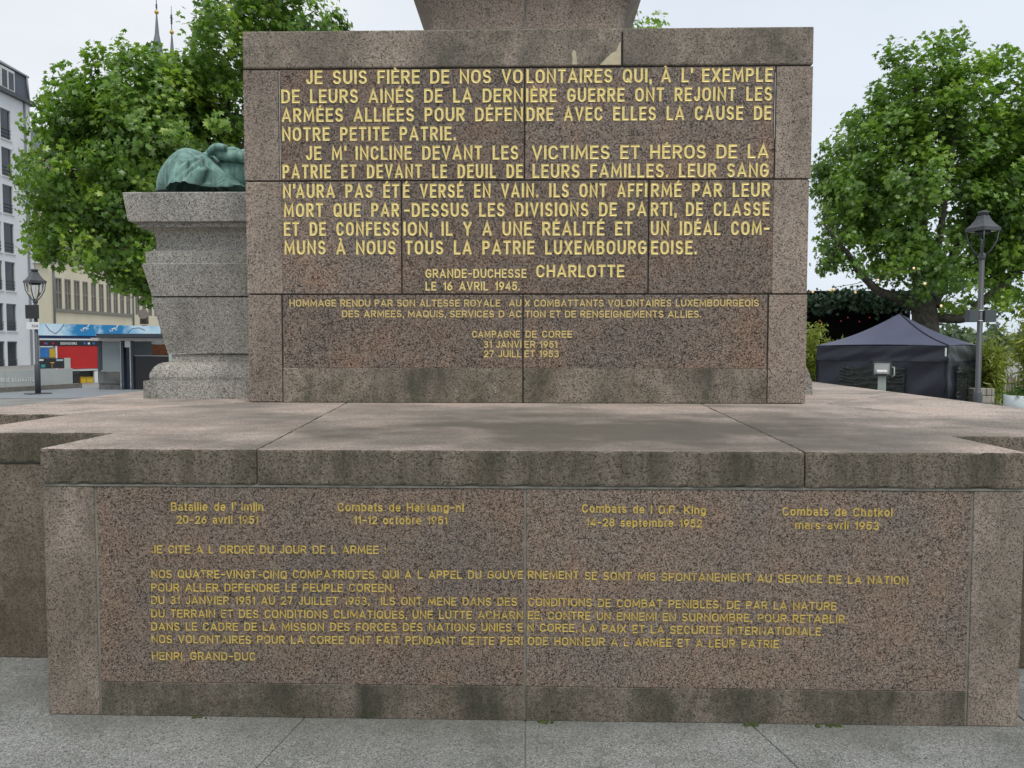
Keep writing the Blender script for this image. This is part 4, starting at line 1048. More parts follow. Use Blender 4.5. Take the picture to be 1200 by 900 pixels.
for px in (99, 133):
    u_, z_ = khit(px, 385, .15); c_ = kp(u_, z_, .15)
    ds_ = bnn.new('ShaderNodeVectorMath'); ds_.operation = 'DISTANCE'; ds_.inputs[1].default_value = tuple(c_); bnl.new(btc.outputs['Object'], ds_.inputs[0])
    ma = bnn.new('ShaderNodeMath'); ma.operation = 'ADD'; bnl.new(ds_.outputs['Value'], ma.inputs[0]); bnl.new(nz_, ma.inputs[1])
    mr_ = bnn.new('ShaderNodeMapRange'); mr_.inputs['From Min'].default_value = .95; mr_.inputs['From Max'].default_value = 1.35; mr_.inputs['To Min'].default_value = 1; mr_.inputs['To Max'].default_value = 0; bnl.new(ma.outputs[0], mr_.inputs['Value'])
    prev = mix(bnn, bnl, mr_.outputs[0], prev, (.015, .22, .48))
bnl.new(prev, bnn['Principled BSDF'].inputs['Base Color'])
zb1, zb0 = khit(47, 379)[1], khit(47, 393)[1]
bn_o = None
bm = BM(); obox(bm, kp(kl / 2, (zb1 + zb0) / 2, .10), ku, kn, UPZ, kl / 2, .05, (zb1 - zb0) / 2); bn_o = obj('banner', bm, bn, kio)
# small white leaping-animal marks and a rope line printed on the banner
bm = BM()
def mark(px, py, s_):
    u_, z_ = khit(px, py, .15)
    for dx, dz, w_, h_, a_ in ((0, 0, .5, .14, .3), (.42, .22, .12, .26, -.4), (.55, .40, .20, .10, 0), (-.42, -.26, .09, .28, .5), (-.18, -.24, .08, .26, -.2), (.22, -.12, .08, .26, .6), (.38, -.06, .08, .24, .9)):
        ax = ku * math.cos(a_) + UPZ * math.sin(a_); az = UPZ * math.cos(a_) - ku * math.sin(a_)
        obox(bm, kp(u_ + dx * s_, z_ + dz * s_, .156), ax, kn, az, w_ * s_ / 2, .004, h_ * s_ / 2)
mark(99, 384.5, .36); obj('emblem', bm, white, bn_o)
bm = BM(); mark(133, 385, .38); obj('emblem', bm, white, bn_o)
bm = BM()
for seq in (((53, 380), (58, 387), (65, 391), (70, 387), (75, 380)), ((150, 390), (155, 385), (163, 384), (170, 387))):
    bm = BM(); tube(bm, [kp(*khit(a_, c_, .155), .155) for a_, c_ in seq], .012, 5); obj('cable_print', bm, navy, bn_o)
kbox('lower_fascia', 47, 393.2, 116, 396.6, navy, .08, .05); kbox('fascia_trim', 47, 396.8, 116, 398.6, white, .10, .05)
kbox('fascia_trim', 46, 371, 46.8, 372, white, .10, .05) if False else None
sg = kbox('name_board', 47, 400, 116, 405, plain('name_board_dark', (.018, .018, .026), .5), .06, .05)
Lk = Letters(); (u0, za), (u1, zb_) = khit(70.5, 403.9, .06), khit(90, 403.9, .06)
Lk.line('SOUVENIRS', u0, u1, za, zb_, khit(80, 400.9, .06)[1] - za, .19, lambda u_, v_, q_: kp(u_, v_, .061 + q_ * 2))
Lk.build('lettering', white, sg)
for px in (51, 53.5, 61, 98, 103, 108.5): kbox('small_sticker', px, 401.3, px + 2.4, 403.6, rnd.choice([white, red, bluep]), .075, .012, sg)
kbox('shutter', 67.5, 405.4, 114.5, 432, red, .04, .05); kbox('shutter_edge', 65.5, 405.4, 67.3, 432, white, .045, .05); kbox('corner_post', 114.7, 400, 118, 457, stl, .05, .06)
kbox('poster', 47.5, 407.5, 57.5, 418.8, bluep, .045, .04); kbox('poster', 58, 409, 64.8, 418.8, yel, .045, .04); kbox('poster', 47.5, 405.6, 62, 406.9, white, .045, .04)
kbox('counter', 82, 432.6, 115, 434.6, plain('counter_grey', (.5, .51, .52), .5), .22, .25)
kbox('counter_recess', 83, 435, 112, 454.6, black, .03, .03)
wt = kbox('counter_leg', 111, 434.7, 115, 455.5, white, .2, .12)
# menu board and boxes in front of the kiosk
o = kbox('snack_board', 46, 420, 75, 431.6, black, .50, .06, kio, 'black price board with small pictures')
kbox('board_picture', 59, 424.4, 63.6, 425.6, yel, .506, .01, o); kbox('board_picture', 60.4, 425.8, 62, 431, plain('brown_print', (.25, .13, .05), .5), .506, .01, o)
kbox('board_picture', 48.5, 427, 53, 430.6, plain('teal_print', (.03, .3, .3), .5), .506, .01, o); kbox('board_picture', 66, 421, 74, 423, plain('pale_print', (.4, .5, .55), .5), .506, .01, o); kbox('board_picture', 41.5, 421, 51, 423, white, .506, .01, o)
kbox('menu_panel', 75.4, 419.4, 82.6, 432, hoard, .48, .05, kio)
def kthing(name, px0, py0, px1, py1, off, dep, mat, label, cat):
    (u0, z1_), (u1, _) = khit(px0, py0, off), khit(px1, py0, off); pos = Vector((K0.x, K0.y, 0)) + kp((u0 + u1) / 2, 0, off - dep / 2)
    rt = empty(name, pos, label, cat); w_ = (u1 - u0) / 2; return rt, w_, z1_
rt, w_, h_ = kthing('wheelie_bin', 86.5, 436.5, 93, 455, .40, .5, black, 'dark wheeled bin under the kiosk counter', 'bin')
bm = BM(); obox(bm, (0, 0, h_ * .48), ku, kn, UPZ, w_, .22, h_ * .42); obj('body', bm, black, rt)
bm = BM(); obox(bm, (0, 0, h_ * .93), ku, kn, UPZ, w_ * 1.08, .25, h_ * .05); obj('lid', bm, stl, rt)
bm = BM(); tube(bm, [Vector((0, 0, .07)) - ku * w_, Vector((0, 0, .07)) + ku * w_], .07, 10); obj('wheel', bm, black, rt)
for a_, b_, lab in ((95, 101.6, 'left yellow plastic crate bin under the kiosk counter, beside the dark bin'), (102, 109.5, 'right yellow plastic crate bin under the kiosk counter')):
    rt, w_, h_ = kthing('crate_bin', a_, 442, b_, 454, .38, .4, yel, lab, 'crate')
    rt['group'] = 'yellow crate bins under the counter'
    bm = BM(); obox(bm, (0, 0, h_ * .46), ku, kn, UPZ, w_ * .96, .18, h_ * .46); obj('body', bm, yel, rt)
    bm = BM(); obox(bm, (0, 0, h_ * .965), ku, kn, UPZ, w_, .2, h_ * .03); obj('rim', bm, yel, rt)

# dark bus shelter beside the kiosk
ds = plain('shelter_frame', (.035, .045, .06), .45); pane = plain('frosted_panel', (.22, .255, .265), .35, var=.08, scale=1); pan2 = plain('black_panel', (.010, .010, .013), .4)
SY = 24.2
s0 = AT(112.5, 400, SY)
sh = empty('bus_shelter', (AT(150, 400, SY)[0], SY, 0), 'dark flat roofed shelter between the red kiosk and the grey plinth', 'shelter')
sx0 = sh.location.x
def sbox(name, px0, py0, px1, py1, mat, y0=0.0, th=.06, label=None):
    a_, b_ = AT(px0, py0, SY + y0), AT(px1, py1, SY + y0); bm = BM(); box(bm, a_[0] - sx0, b_[0] - sx0, y0, y0 + th, max(b_[2], 0), a_[2], .004)
    return obj(name, bm, mat, sh, label=label)
sbox('roof', 112.5, 391, 216, 395.6, ds, -.5, 2.0); sbox('roof_lining', 106, 396, 216, 399.4, plain('pale_soffit', (.48, .46, .42), .6), -.3, 1.7)
sbox('post', 141, 395, 145.6, 462, ds, -.05, .12); sbox('post', 152.5, 395, 156.6, 462, ds, -.05, .12); sbox('post', 115, 399, 119.4, 434, ds, .0, .08)
sbox('glass_panel', 119.4, 400, 141, 434.6, pane, .02, .02)
o = sbox('lower_panel', 115.5, 435.2, 141, 463, plain('reflecting_panel', (.10, .105, .10), .25, var=.5, scale=2.5), .02, .03)
sbox('rail', 115.5, 449, 141, 450, stl, .0, .02)
sbox('door_panel', 145.6, 407, 152.5, 462, plain('dark_glass_door', (.012, .02, .035), .2), .06, .03)
sbox('glass_panel', 156.6, 400, 180, 418, pane, .9, .02)
sbox('dark_panel', 156.6, 417.5, 200, 462, pan2, .03, .05); sbox('panel_top', 156.6, 416.4, 200, 417.4, plain('rail_grey', (.3, .3, .3), .5), .02, .08)
sbox('wood_panel', 178.5, 403.5, 200, 417, plain('orange_boards', (.27, .095, .03), .6, var=.3, scale=5), .5, .04); sbox('awning', 177.5, 400.6, 200, 403.2, white, .4, .1)

# pale building behind
def facade_hit(px, py, X_):
    dd = ray(px, py); t = (X_ - CAM.x) / dd.x; v = CAM + dd * t; return v.y, v.z
XF = -40.0
wst = plain('white_render', (.70, .70, .70), .8, var=.05, scale=.6); wfr = plain('stone_reveal', (.60, .59, .57), .8, var=.06, scale=1)
wgl = plain('dark_window_glass', (.035, .04, .048), .12, var=.4, scale=.5); slate = plain('blue_slate', (.075, .085, .105), .55, var=.22, scale=7)
zinc = plain('zinc', (.20, .215, .23), .45, var=.1, scale=2)
ye = facade_hit(40, 300, XF)[0]; ZE = facade_hit(35, 124, XF)[1]; ZR = facade_hit(38, 92, XF)[1]
wb = empty('apartment_building', (XF, ye, 0), 'white rendered apartment block with slate mansard at far left edge', 'building')
rows = []
for a_, b_ in ((130.5, 165), (175, 208), (218, 251), (262, 297), (307, 341), (356, 388), (400, 433)):
    rows.append((facade_hit(12, a_, XF)[1], facade_hit(12, b_, XF)[1]))
rows = [(zt_, zb_) for zt_, zb_ in rows]
wy = [facade_hit(px, 300, XF)[0] for px in (0, 5.6, 5.4, 17.4)]
pitch = 4.2; bays = [(wy[2], wy[3]), (wy[2] - 1.35, wy[2] - .28)]
allb = []
for k in range(4): allb += [(a_ - pitch * k, b_ - pitch * k) for a_, b_ in bays]
allb = sorted(allb); ys0 = ye - 20
# wall as piers and spandrels with real openings
bm = BM()
edges = [ys0]
for a_, b_ in allb: edges += [a_, b_]
edges.append(ye)
for i in range(0, len(edges), 2): box(bm, -.35, 0, edges[i] - ye, edges[i + 1] - ye, 0, ZE)
levels = [ZE] + [z_ for r_ in rows for z_ in r_] + [0]
for a_, b_ in allb:
    for i in range(0, len(levels), 2):
        if levels[i] - levels[i + 1] > .05: box(bm, -.352, -.003, a_ - ye, b_ - ye, levels[i + 1], levels[i])
obj('wall', bm, wst, wb)
bm = BM(); box(bm, -10, -.36, ys0 - ye, -.001, 0, ZE - .01); obj('inner_wall', bm, wfr, wb)
for a_, b_ in allb:
    for zt_, zb_ in rows:
        bm = BM(); box(bm, -.15, -.135, a_ - ye + .02, b_ - ye - .02, zb_ + .02, zt_ - .02); w_ = obj('window', bm, wgl, wb)
        bm = BM(); ym = (a_ + b_) / 2 - ye
        for y0_, y1_ in ((a_ - ye, a_ - ye + .07), (b_ - ye - .07, b_ - ye)): box(bm, -.15, -.09, y0_, y1_, zb_, zt_)
        for f_ in (0, 1): box(bm, -.148, -.092, a_ - ye + .07, b_ - ye - .07, (zt_ - .07) if f_ else zb_, zt_ if f_ else zb_ + .07)
        obj('frame', bm, zinc, w_)
        bm = BM()
        for zz in (.25, .5, .75): box(bm, -.06, -.03, a_ - ye, b_ - ye, zb_ + zz * (zt_ - zb_) * .45 - .02, zb_ + zz * (zt_ - zb_) * .45 + .02)
        obj('railing', bm, stl, w_)
        bm = BM(); box(bm, -.3, .07, a_ - ye - .05, b_ - ye + .05, zb_ - .1, zb_ - .003); obj('sill', bm, wfr, w_)
# mansard
bm = BM()
ring = [(.25, ZE), (.25, ZE + .35)]; box(bm, -10, .35, ys0 - ye, .35, ZE, ZE + .3); obj('gutter', bm, stl, wb)
bm = BM(); v = [bm.verts.new(p_) for p_ in ((.05, .05, ZE + .31), (.05, ys0 - ye, ZE + .31), (-.12, ys0 - ye, ZR), (-.12, -.12, ZR), (-10, .05, ZE + .31), (-10, -.12, ZR))]
bm.faces.new((v[0], v[1], v[2], v[3])); bm.faces.new((v[4], v[0], v[3], v[5])); obj('mansard', bm, slate, wb)
bm = BM(); v = [bm.verts.new(p_) for p_ in ((.02, .02, ZR), (.02, ys0 - ye, ZR), (-5, ys0 - ye, ZR + 3), (-5, -3, ZR + 3), (-10, .02, ZR), (.02, .02, ZR - .12), (.02, ys0 - ye, ZR - .12), (-10, .02, ZR - .12))]
bm.faces.new((v[0], v[1], v[2], v[3])); bm.faces.new((v[4], v[0], v[3])); bm.faces.new((v[5], v[6], v[1], v[0])); bm.faces.new((v[7], v[5], v[0], v[4])); obj('roof', bm, zinc, wb)
for k in range(3):
    a_ = facade_hit(1, 100, XF)[0] - ye - 4.2 * k; b_ = facade_hit(15, 100, XF)[0] - ye - 4.2 * k; zt_ = facade_hit(14, 84, XF)[1]; zb_ = ZE + .35
    bm = BM(); box(bm, -1.2, .16, a_ - .2, b_, zb_, zt_); dm = obj('dormer', bm, wfr, wb)
    w_2 = (b_ - a_ + .2); 
    for y0_ in (a_ - .2 + .12, a_ - .2 + w_2 / 2 + .08):
        bm = BM(); box(bm, .0, .164, y0_, y0_ + w_2 / 2 - .2, zb_ + .1, zt_ - .2); obj('dormer_window', bm, wgl, dm)
bm = BM(); yy = facade_hit(33, 300, XF)[0] - ye; box(bm, .0, .12, yy - .07, yy + .07, 0, ZE); obj('downpipe', bm, zinc, wb)
bm = BM(); yy = facade_hit(32, 110, XF)[0] - ye; tube(bm, [(.14, yy, ZE + .3), (-.02, yy, ZR)], .07, 6); obj('downpipe', bm, zinc, wb)
bm = BM(); box(bm, -3, -1.2, .06, 1.4, ZE - 2, ZE + 2.6); obj('chimney', bm, plain('chimney_stone', (.45, .42, .40), .8), wb)

# cream building further along the street
crm = plain('cream_render', (.70, .62, .45), .85, var=.06, scale=.5)
yc0 = facade_hit(41, 300, XF)[0]; yc1 = facade_hit(215, 300, XF)[0]
cb = empty('office_building', (XF, yc0, 0), 'long cream rendered building with rows of tall paired windows behind the kiosk', 'building')
winpx = [(64.5, 71.8), (75.4, 82.4), (86.3, 92.8), (96.4, 102.4), (106.4, 112), (115.4, 120.8), (124.2, 129.4), (132.4, 137.2), (140, 144.6), (147.3, 151.8), (158, 162.4), (166, 170), (173, 177), (180, 184), (187, 191)]
wys = [(facade_hit(a_, 330, XF)[0], facade_hit(b_, 330, XF)[0]) for a_, b_ in winpx]
zr = [(facade_hit(68, 325.5, XF)[1], facade_hit(68, 361.5, XF)[1])]
zr.insert(0, (facade_hit(68, 266, XF)[1], facade_hit(68, 301.5, XF)[1])); zr.insert(0, (zr[0][0] + 4.0, zr[0][1] + 4.0)); zr.append((3.4, 1.2))
ZC = zr[0][0] + 1.5
bm = BM(); edges = [yc0]
for a_, b_ in wys: edges += [a_, b_]
edges.append(yc1)
for i in range(0, len(edges), 2): box(bm, -.4, 0, edges[i] - yc0, edges[i + 1] - yc0, 0, ZC)
levels = [ZC] + [z_ for r_ in zr for z_ in r_] + [0]
for a_, b_ in wys:
    for i in range(0, len(levels), 2): box(bm, -.402, -.003, a_ - yc0, b_ - yc0, levels[i + 1], levels[i])
obj('wall', bm, crm, cb)
bm = BM(); box(bm, -10, -.41, 0, yc1 - yc0, 0, ZC - .02); obj('inner_wall', bm, crm, cb)
sur = plain('window_stone', (.22, .205, .175), .8, var=.1)
for a_, b_ in wys:
    for zt_, zb_ in zr:
        a2, b2 = a_ - yc0, b_ - yc0
        bm = BM(); box(bm, -.25, -.23, a2 + .02, b2 - .02, zb_ + .02, zt_ - .02); w_ = obj('window', bm, wgl, cb)
        bm = BM(); ym = (a2 + b2) / 2; zm = zb_ + (zt_ - zb_) * .52
        box(bm, -.22, .0, ym - .11, ym + .11, zb_, zt_); box(bm, -.22, -.006, a2 + .1, ym - .11, zm - .08, zm + .08); box(bm, -.22, -.006, ym + .11, b2 - .1, zm - .08, zm + .08)
        box(bm, -.22, .03, a2 + .003, a2 + .1, zb_, zt_); box(bm, -.22, .03, b2 - .1, b2 - .003, zb_, zt_); box(bm, -.22, .024, a2 + .1, b2 - .1, zt_ - .12, zt_ - .003)
        obj('frame', bm, sur, w_)
for zt_, zb_ in zr[:3]:
    bm = BM(); box(bm, 0.001, .14, wys[0][0] - yc0 - .25, wys[9][1] - yc0 + .25, zb_ - .28, zb_ - .004); obj('sill_band', bm, sur, cb)
for px in (61.8, 154.6):
    bm = BM(); yy = facade_hit(px, 330, XF)[0] - yc0; tube(bm, [(.09, yy, 0), (.09, yy, ZC)], .08, 8); obj('downpipe', bm, zinc, cb)
bm = BM(); v = [bm.verts.new(p_) for p_ in ((.4, -.2, ZC), (.4, yc1 - yc0, ZC), (-5, yc1 - yc0, ZC + 4), (-5, 3, ZC + 4), (-10.4, -.2, ZC), (-10.4, yc1 - yc0, ZC))]
bm.faces.new((v[0], v[1], v[2], v[3])); bm.faces.new((v[4], v[0], v[3])); bm.faces.new((v[5], v[4], v[3], v[2])); obj('roof', bm, slate, cb)
# the little bay between the two houses
bm = BM(); bbx = facade_hit(45, 300, XF)[0] - yc0; box(bm, .0, .04, bbx - .7, bbx + .7, facade_hit(45, 307, XF)[1], facade_hit(45, 286, XF)[1]); w_ = obj('window', bm, wgl, cb)
bm = BM(); box(bm, .0, .3, bbx - .8, bbx + .8, facade_hit(45, 309, XF)[1], facade_hit(45, 303, XF)[1]); obj('sill', bm, white, w_)
# small hooded vent on the wall above the kiosk
bm = BM(); hv_ = on_y(169, 374, 40); tube(bm, [(0, 0, -.25), (0, 0, .1), (.04, -.1, .22), (.08, -.26, .24)], [.2, .2, .22, .24], 14)
for v_ in bm.verts: v_.co.z += 0
o = obj('ventilation_hood', bm, plain('hood_metal', (.16, .135, .11), .5), None); hv_.z = 0
o.location = (on_y(169, 374, 34.5).x, 34.5, on_y(169, 374, 34.5).z)
bm2 = BM(); tube(bm2, [(0, 0, -.3), (0, 0, -o.location.z)], .12, 8); pp_ = obj('pipe', bm2, zinc, o)
tag(o, 'rounded metal ventilation hood standing above the kiosk roof near the plinth', 'vent')

# church steeples beyond the tree
goldm = plain('gilt_ball', (.55, .36, .08), .3, metal=.6); sps = plain('steeple_slate', (.14, .155, .18), .6, var=.15)
def steeple(pxb, pyb, Yd, base_px, w_m, label, vane):
    P_ = on_y(pxb, pyb, Yd); rt = empty('church_steeple', (P_.x, Yd, 0), label, 'steeple', 'slender church spires over the trees')
    zb_ = P_.z; s_ = Yd / FOC
    bm = BM(); box(bm, -w_m, w_m, -w_m, w_m, 0, zb_ - 24, .05); obj('tower', bm, plain('tower_stone', (.35, .32, .28), .8), rt)
    bm = BM(); lathe(bm, [(w_m * 1.05, zb_ - 24), (w_m * .5, zb_ - 12), (2.6 * s_, zb_ - 24 * s_), (.9 * s_, zb_ - 2 * s_), (.5 * s_, zb_)], 8); obj('spire', bm, sps, rt)
    bm = BM(); ball(bm, (0, 0, zb_ + 1.6 * s_), 2.5 * s_); obj('ball', bm, goldm, rt)
    bm = BM(); tube(bm, [(0, 0, zb_ + 3.6 * s_), (0, 0, zb_ + 32 * s_)], [.55 * s_, .3 * s_], 6)
    if vane:
        box(bm, -.9 * s_, .9 * s_, -.1, .1, zb_ + 11 * s_, zb_ + 22 * s_); tube(bm, [(-1.8 * s_, 0, zb_ + 19 * s_), (1.8 * s_, 0, zb_ + 17 * s_)], .4 * s_, 6)
    else: box(bm, -.8 * s_, .8 * s_, -.1, .1, zb_ + 6 * s_, zb_ + 11 * s_)
    obj('weathervane', bm, stl, rt)
steeple(183.5, 16, 150, 30, 4.2, 'left church spire, broader and slate clad, with a gold ball', False)
steeple(201.3, 39.5, 156, 30, 3.6, 'right church spire, its gold ball just above the leaves', True)

# ------------------------------------------------------------------ right side: tent, stage, plants
fab = plain('tent_fabric', (.098, .106, .165), .55, var=.08, scale=2, bump=.15); fab2 = plain('tent_wall', (.017, .020, .032), .36, var=.15, scale=2, bump=.2)
clr, n, l, b = new_mat('clear_film'); tc = n.new('ShaderNodeTexCoord'); f = noise(n, l, tc.outputs['Object'], 1, 4, .6, (4, 4, 22)); bp = n.new('ShaderNodeBump'); bp.inputs['Strength'].default_value = .9; bp.inputs['Distance'].default_value = .05; l.new(f, bp.inputs['Height']); l.new(bp.outputs[0], b.inputs['Normal']); b.inputs['Base Color'].default_value = (.016, .022, .018, 1); b.inputs['Roughness'].default_value = .14; b.inputs['Alpha'].default_value = .8
TC = on_y(1111.5, 405, 17.2); A_ = math.radians(42); TL = 3.0
u1 = Vector((-math.cos(A_), math.sin(A_), 0)); u2 = Vector((math.sin(A_), math.cos(A_), 0))
lw = (on_y(957, 405, 17.2).x - TC.x)
def tang(px, dir_):
    dd = ray(px, 405); t_ = (TC.y - CAM.y); # ray-line intersection in plan
    den = dd.x * dir_.y - dd.y * dir_.x; s_ = ((TC.x - CAM.x) * dd.y - (TC.y - CAM.y) * dd.x) / -den if den else 0
    return ((CAM.x - TC.x) * dd.y - (CAM.y - TC.y) * dd.x) / (dir_.x * dd.y - dir_.y * dd.x)
W1 = tang(957, u1); W2 = W1
gz = GX(TC.x, TC.y)
zev = on_y(1111.5, 405, TC.y).z - gz; zpk = on_y(1053, 367.5, TC.y + .75 * W1).z - gz; zvl = on_y(1111.5, 424, TC.y).z - gz
print('tent', W1, zev, zpk, gz)
tent = empty('party_tent', (TC.x, TC.y, gz), 'black pop up party tent with closed sides at the right', 'tent')
cn = [Vector((0, 0, 0)), u1 * W1, u1 * W1 + u2 * W2, u2 * W2]; pk = (u1 * W1 + u2 * W2) / 2 + Vector((0, 0, zpk))
ctr = (u1 * W1 + u2 * W2) / 2
bm = BM(); NS = 14
for i in range(4):
    a_, b_ = cn[i] + UPZ * zev, cn[(i + 1) % 4] + UPZ * zev; g_ = []
    for r_ in range(9):
        t = r_ / 8; row = []
        for k in range(NS + 1):
            s_ = k / NS; p_ = (a_ * (1 - s_) + b_ * s_) * (1 - t) + pk * t
            sag = -.10 * math.sin(math.pi * t) * (zpk - zev) * 1.2
            p_ = p_ + UPZ * (sag + (.03 * math.sin(math.pi * s_) * (1 - t)))
            row.append(bm.verts.new(p_))
        g_.append(row)
    for r_ in range(8):
        for k in range(NS): bm.faces.new((g_[r_][k], g_[r_][k + 1], g_[r_ + 1][k + 1], g_[r_ + 1][k]))
bmesh.ops.remove_doubles(bm, verts=bm.verts, dist=1e-4)
obj('canopy', bm, fab, tent, True)
bm = BM()
for i in (0, 1):
    pass
tube(bm, [cn[0] + UPZ * (zev + .012)] + [((cn[0] + UPZ * zev) * (1 - t) + pk * t) + UPZ * (-.10 * math.sin(math.pi * t) * (zpk - zev) * 1.2 + .012) for t in (.125, .25, .375, .5, .625, .75, .875)] + [pk + UPZ * .01], .016, 6)
obj('seam_piping', bm, fab2, tent)
def wavy(bm, a_, b_, z0_, z1_, nrm, amp, nx=40, nz=8, ph=0.0, f=1.0, crease=0.0):
    g_ = []
    for r_ in range(nz + 1):
        row = []
        for k in range(nx + 1):
            s_ = k / nx; z_ = z0_ + (z1_ - z0_) * r_ / nz
            w_ = amp * (math.sin(s_ * 17 * f + ph + r_ * .55) * .5 + math.sin(s_ * 41 * f + r_ * 1.3 + ph * 2) * .3 + math.sin(s_ * 7 + r_ * .9) * .5) * (1 - .7 * (r_ / nz))
            if crease: w_ += crease * abs(math.sin(z_ * 34 + 2.2 * math.sin(s_ * 9 + ph) + s_ * 5)) ** 3 * max(0, math.sin(s_ * 7.5 + 1.1 + math.sin(z_ * 9) * .6)) ** 2
            row.append(bm.verts.new(a_ * (1 - s_) + b_ * s_ + UPZ * z_ + nrm * w_))
        g_.append(row)
    for r_ in range(nz):
        for k in range(nx): bm.faces.new((g_[r_][k], g_[r_][k + 1], g_[r_ + 1][k + 1], g_[r_ + 1][k]))
n1 = -u2; n2 = -u1
for i, nn in ((0, n1), (3, n2)):
    a_, b_ = (cn[0], cn[1]) if i == 0 else (cn[0], cn[3])
    bm = BM(); wavy(bm, a_, b_, zvl, zev, nn, .035, ph=i); obj('valance', bm, fab2, tent, True)
    bm = BM(); wavy(bm, a_ - nn * .05, b_ - nn * .05, 0.02, zvl + .06, nn, .055, ph=i + 2, nz=14); obj('side_wall', bm, fab2, tent, True)
for a_, b_ in ((cn[1], cn[2]), (cn[2], cn[3])):
    bm = BM(); wavy(bm, a_, b_, .02, zev, n1, .02); obj('side_wall', bm, fab2, tent, True)
for c in cn:
    bm = BM(); p_ = c + (ctr - c).normalized() * .09; box(bm, p_.x - .022, p_.x + .022, p_.y - .022, p_.y + .022, 0, zev); obj('leg', bm, fab2, tent)
bm = BM(); wavy(bm, cn[0] + u1 * W1 * .30 + n1 * .03, cn[0] + u1 * W1 * .80 + n1 * .03, .05, zvl - .18, n1, .03, 60, 60, 1.0, 1.6, .035); obj('window_film', bm, clr, tent, True, 'shiny creased clear window film')
bm = BM(); wavy(bm, cn[0] + u2 * W1 * .22 + n2 * .04, cn[0] + u2 * W1 * .98 + n2 * .04, .05, zvl - .12, n2, .05, 50, 60, 2.0, 1.3, .035); obj('window_film', bm, clr, tent, True, 'shiny creased clear window film')
bm = BM(); p_ = cn[0] + n1 * .03 + u1 * .05; obox(bm, p_ + UPZ * (zev - .17), u1, n1, UPZ, .02, .006, .11); obj('toggle_strap', bm, white, tent)
# clear sheet leaning at the tent corner
cs = AT(1127, 460, 16.4)
bm = BM(); g0 = GX(cs[0], 16.4); zt_ = AT(1127, 437, 16.4)[2] - g0
wavy(bm, Vector((-.14, 0, 0)), Vector((.14, 0, 0)), 0, zt_, Vector((0, -1, 0)), .02, 12, 10, .4); bmesh.ops.solidify(bm, geom=bm.faces[:], thickness=.012)
o = obj('plastic_roll', bm, clr, None, True); o.location = (cs[0], 16.4, g0); tag(o, 'upright translucent plastic sheet between tent corner and lamp post', 'plastic sheet')

# floodlights on posts beside the platform
flm = plain('floodlight_green_grey', (.38, .43, .40), .5); 
gls, n, l, b = new_mat('floodlight_glass'); b.inputs['Base Color'].default_value = (.62, .66, .66, 1); b.inputs['Roughness'].default_value = .12; b.inputs['Metallic'].default_value = .55
def floodlight(px, d, zhead, label, rz):
    P_ = AT(px, 405, d); g0 = GX(P_[0], d); rt = empty('floodlight', (P_[0], d, g0), label, 'floodlight', 'floodlights on short posts beside the platform', rz)
    zc = zhead - g0
    bm = BM(); box(bm, -.055, .055, -.05, .05, 0, zc - .11, .008); obj('post', bm, flm, rt)
    bm = BM()
    for f_ in ((-.125, .125, -.09, .07, zc - .105, zc - .085), (-.125, .125, -.09, .07, zc + .085, zc + .105), (-.125, -.108, -.09, .07, zc - .085, zc + .085), (.108, .125, -.09, .07, zc - .085, zc + .085), (-.108, .108, .04, .07, zc - .085, zc + .085)): box(bm, *f_)
    obj('housing', bm, stl, rt)
    bm = BM(); box(bm, -.106, .106, -.075, -.068, zc - .083, zc + .083); obj('front_glass', bm, gls, rt)
    bm = BM(); lathe(bm, [(.03, 0), (.03, .14)], 8, (0, 0, 0)); bmesh.ops.rotate(bm, verts=bm.verts, cent=(0, 0, 0), matrix=Matrix.Rotation(math.pi / 2, 3, 'Y')); bmesh.ops.translate(bm, verts=bm.verts, vec=(-.07, -.085, zc - .05)); obj('bulb', bm, white, rt)
    bm = BM(); tube(bm, [(.132, -.02, zc - .12), (.165, -.02, zc - .1), (.16, -.02, zc + .02), (.128, -.02, zc + .02)], .012, 6); obj('bracket', bm, flm, rt)
    return rt
fd = 8.6
floodlight(1034.5, fd - .1, AT(1034, 431.5, fd)[2], 'floodlight on a short post in front of the dark tent', -.45)
floodlight(203, fd + .3, AT(200, 348, fd)[2], 'floodlight post mostly hidden behind the foot of the grey plinth', math.pi)

# stage box with garland, spotlights and little red lamps
SY2 = 25.0
sa, sb_ = AT(890, 405, SY2), AT(1066, 405, SY2); g0 = GX(12, SY2); zst = AT(1000, 357, SY2)[2] - g0
stg = empty('stage_booth', ((sa[0] + sb_[0]) / 2, SY2, g0), 'black open fronted stage booth behind the tent', 'stage'); hw = (sb_[0] - sa[0]) / 2
blk = plain('stage_black', (.006, .006, .007), .8)
bm = BM(); box(bm, -hw, hw, 3.0, 3.1, 0, zst); obj('back_wall', bm, blk, stg)
bm = BM(); box(bm, -hw, -hw + .1, 0.02, 2.99, 0, zst - .01); obj('side_wall', bm, blk, stg); bm = BM(); box(bm, hw - .1, hw, 0.02, 2.99, 0, zst - .01); obj('side_wall', bm, blk, stg)
bm = BM(); box(bm, -hw - .05, hw + .05, -.02, 3.15, zst + .0, zst + .5); obj('roof', bm, blk, stg)
bm = BM(); box(bm, -hw + .11, hw - .11, .05, 2.98, 0, .5); obj('stage_floor', bm, blk, stg)
rdl, n, l, b = new_mat('red_lamp'); b.inputs['Emission Color'].default_value = (1, .05, .08, 1); b.inputs['Emission Strength'].default_value = .35
for px, py in ((962, 376.4), (986, 376.2), (994, 372), (1007.5, 376.8), (1019.5, 372)):
    P_ = AT(px, py, SY2 + 2.9); o = obj('stage_lamp', ball(BM(), (0, 0, 0), .022), rdl, stg); o.location = (P_[0] - stg.location.x, 2.93, P_[2] - g0)
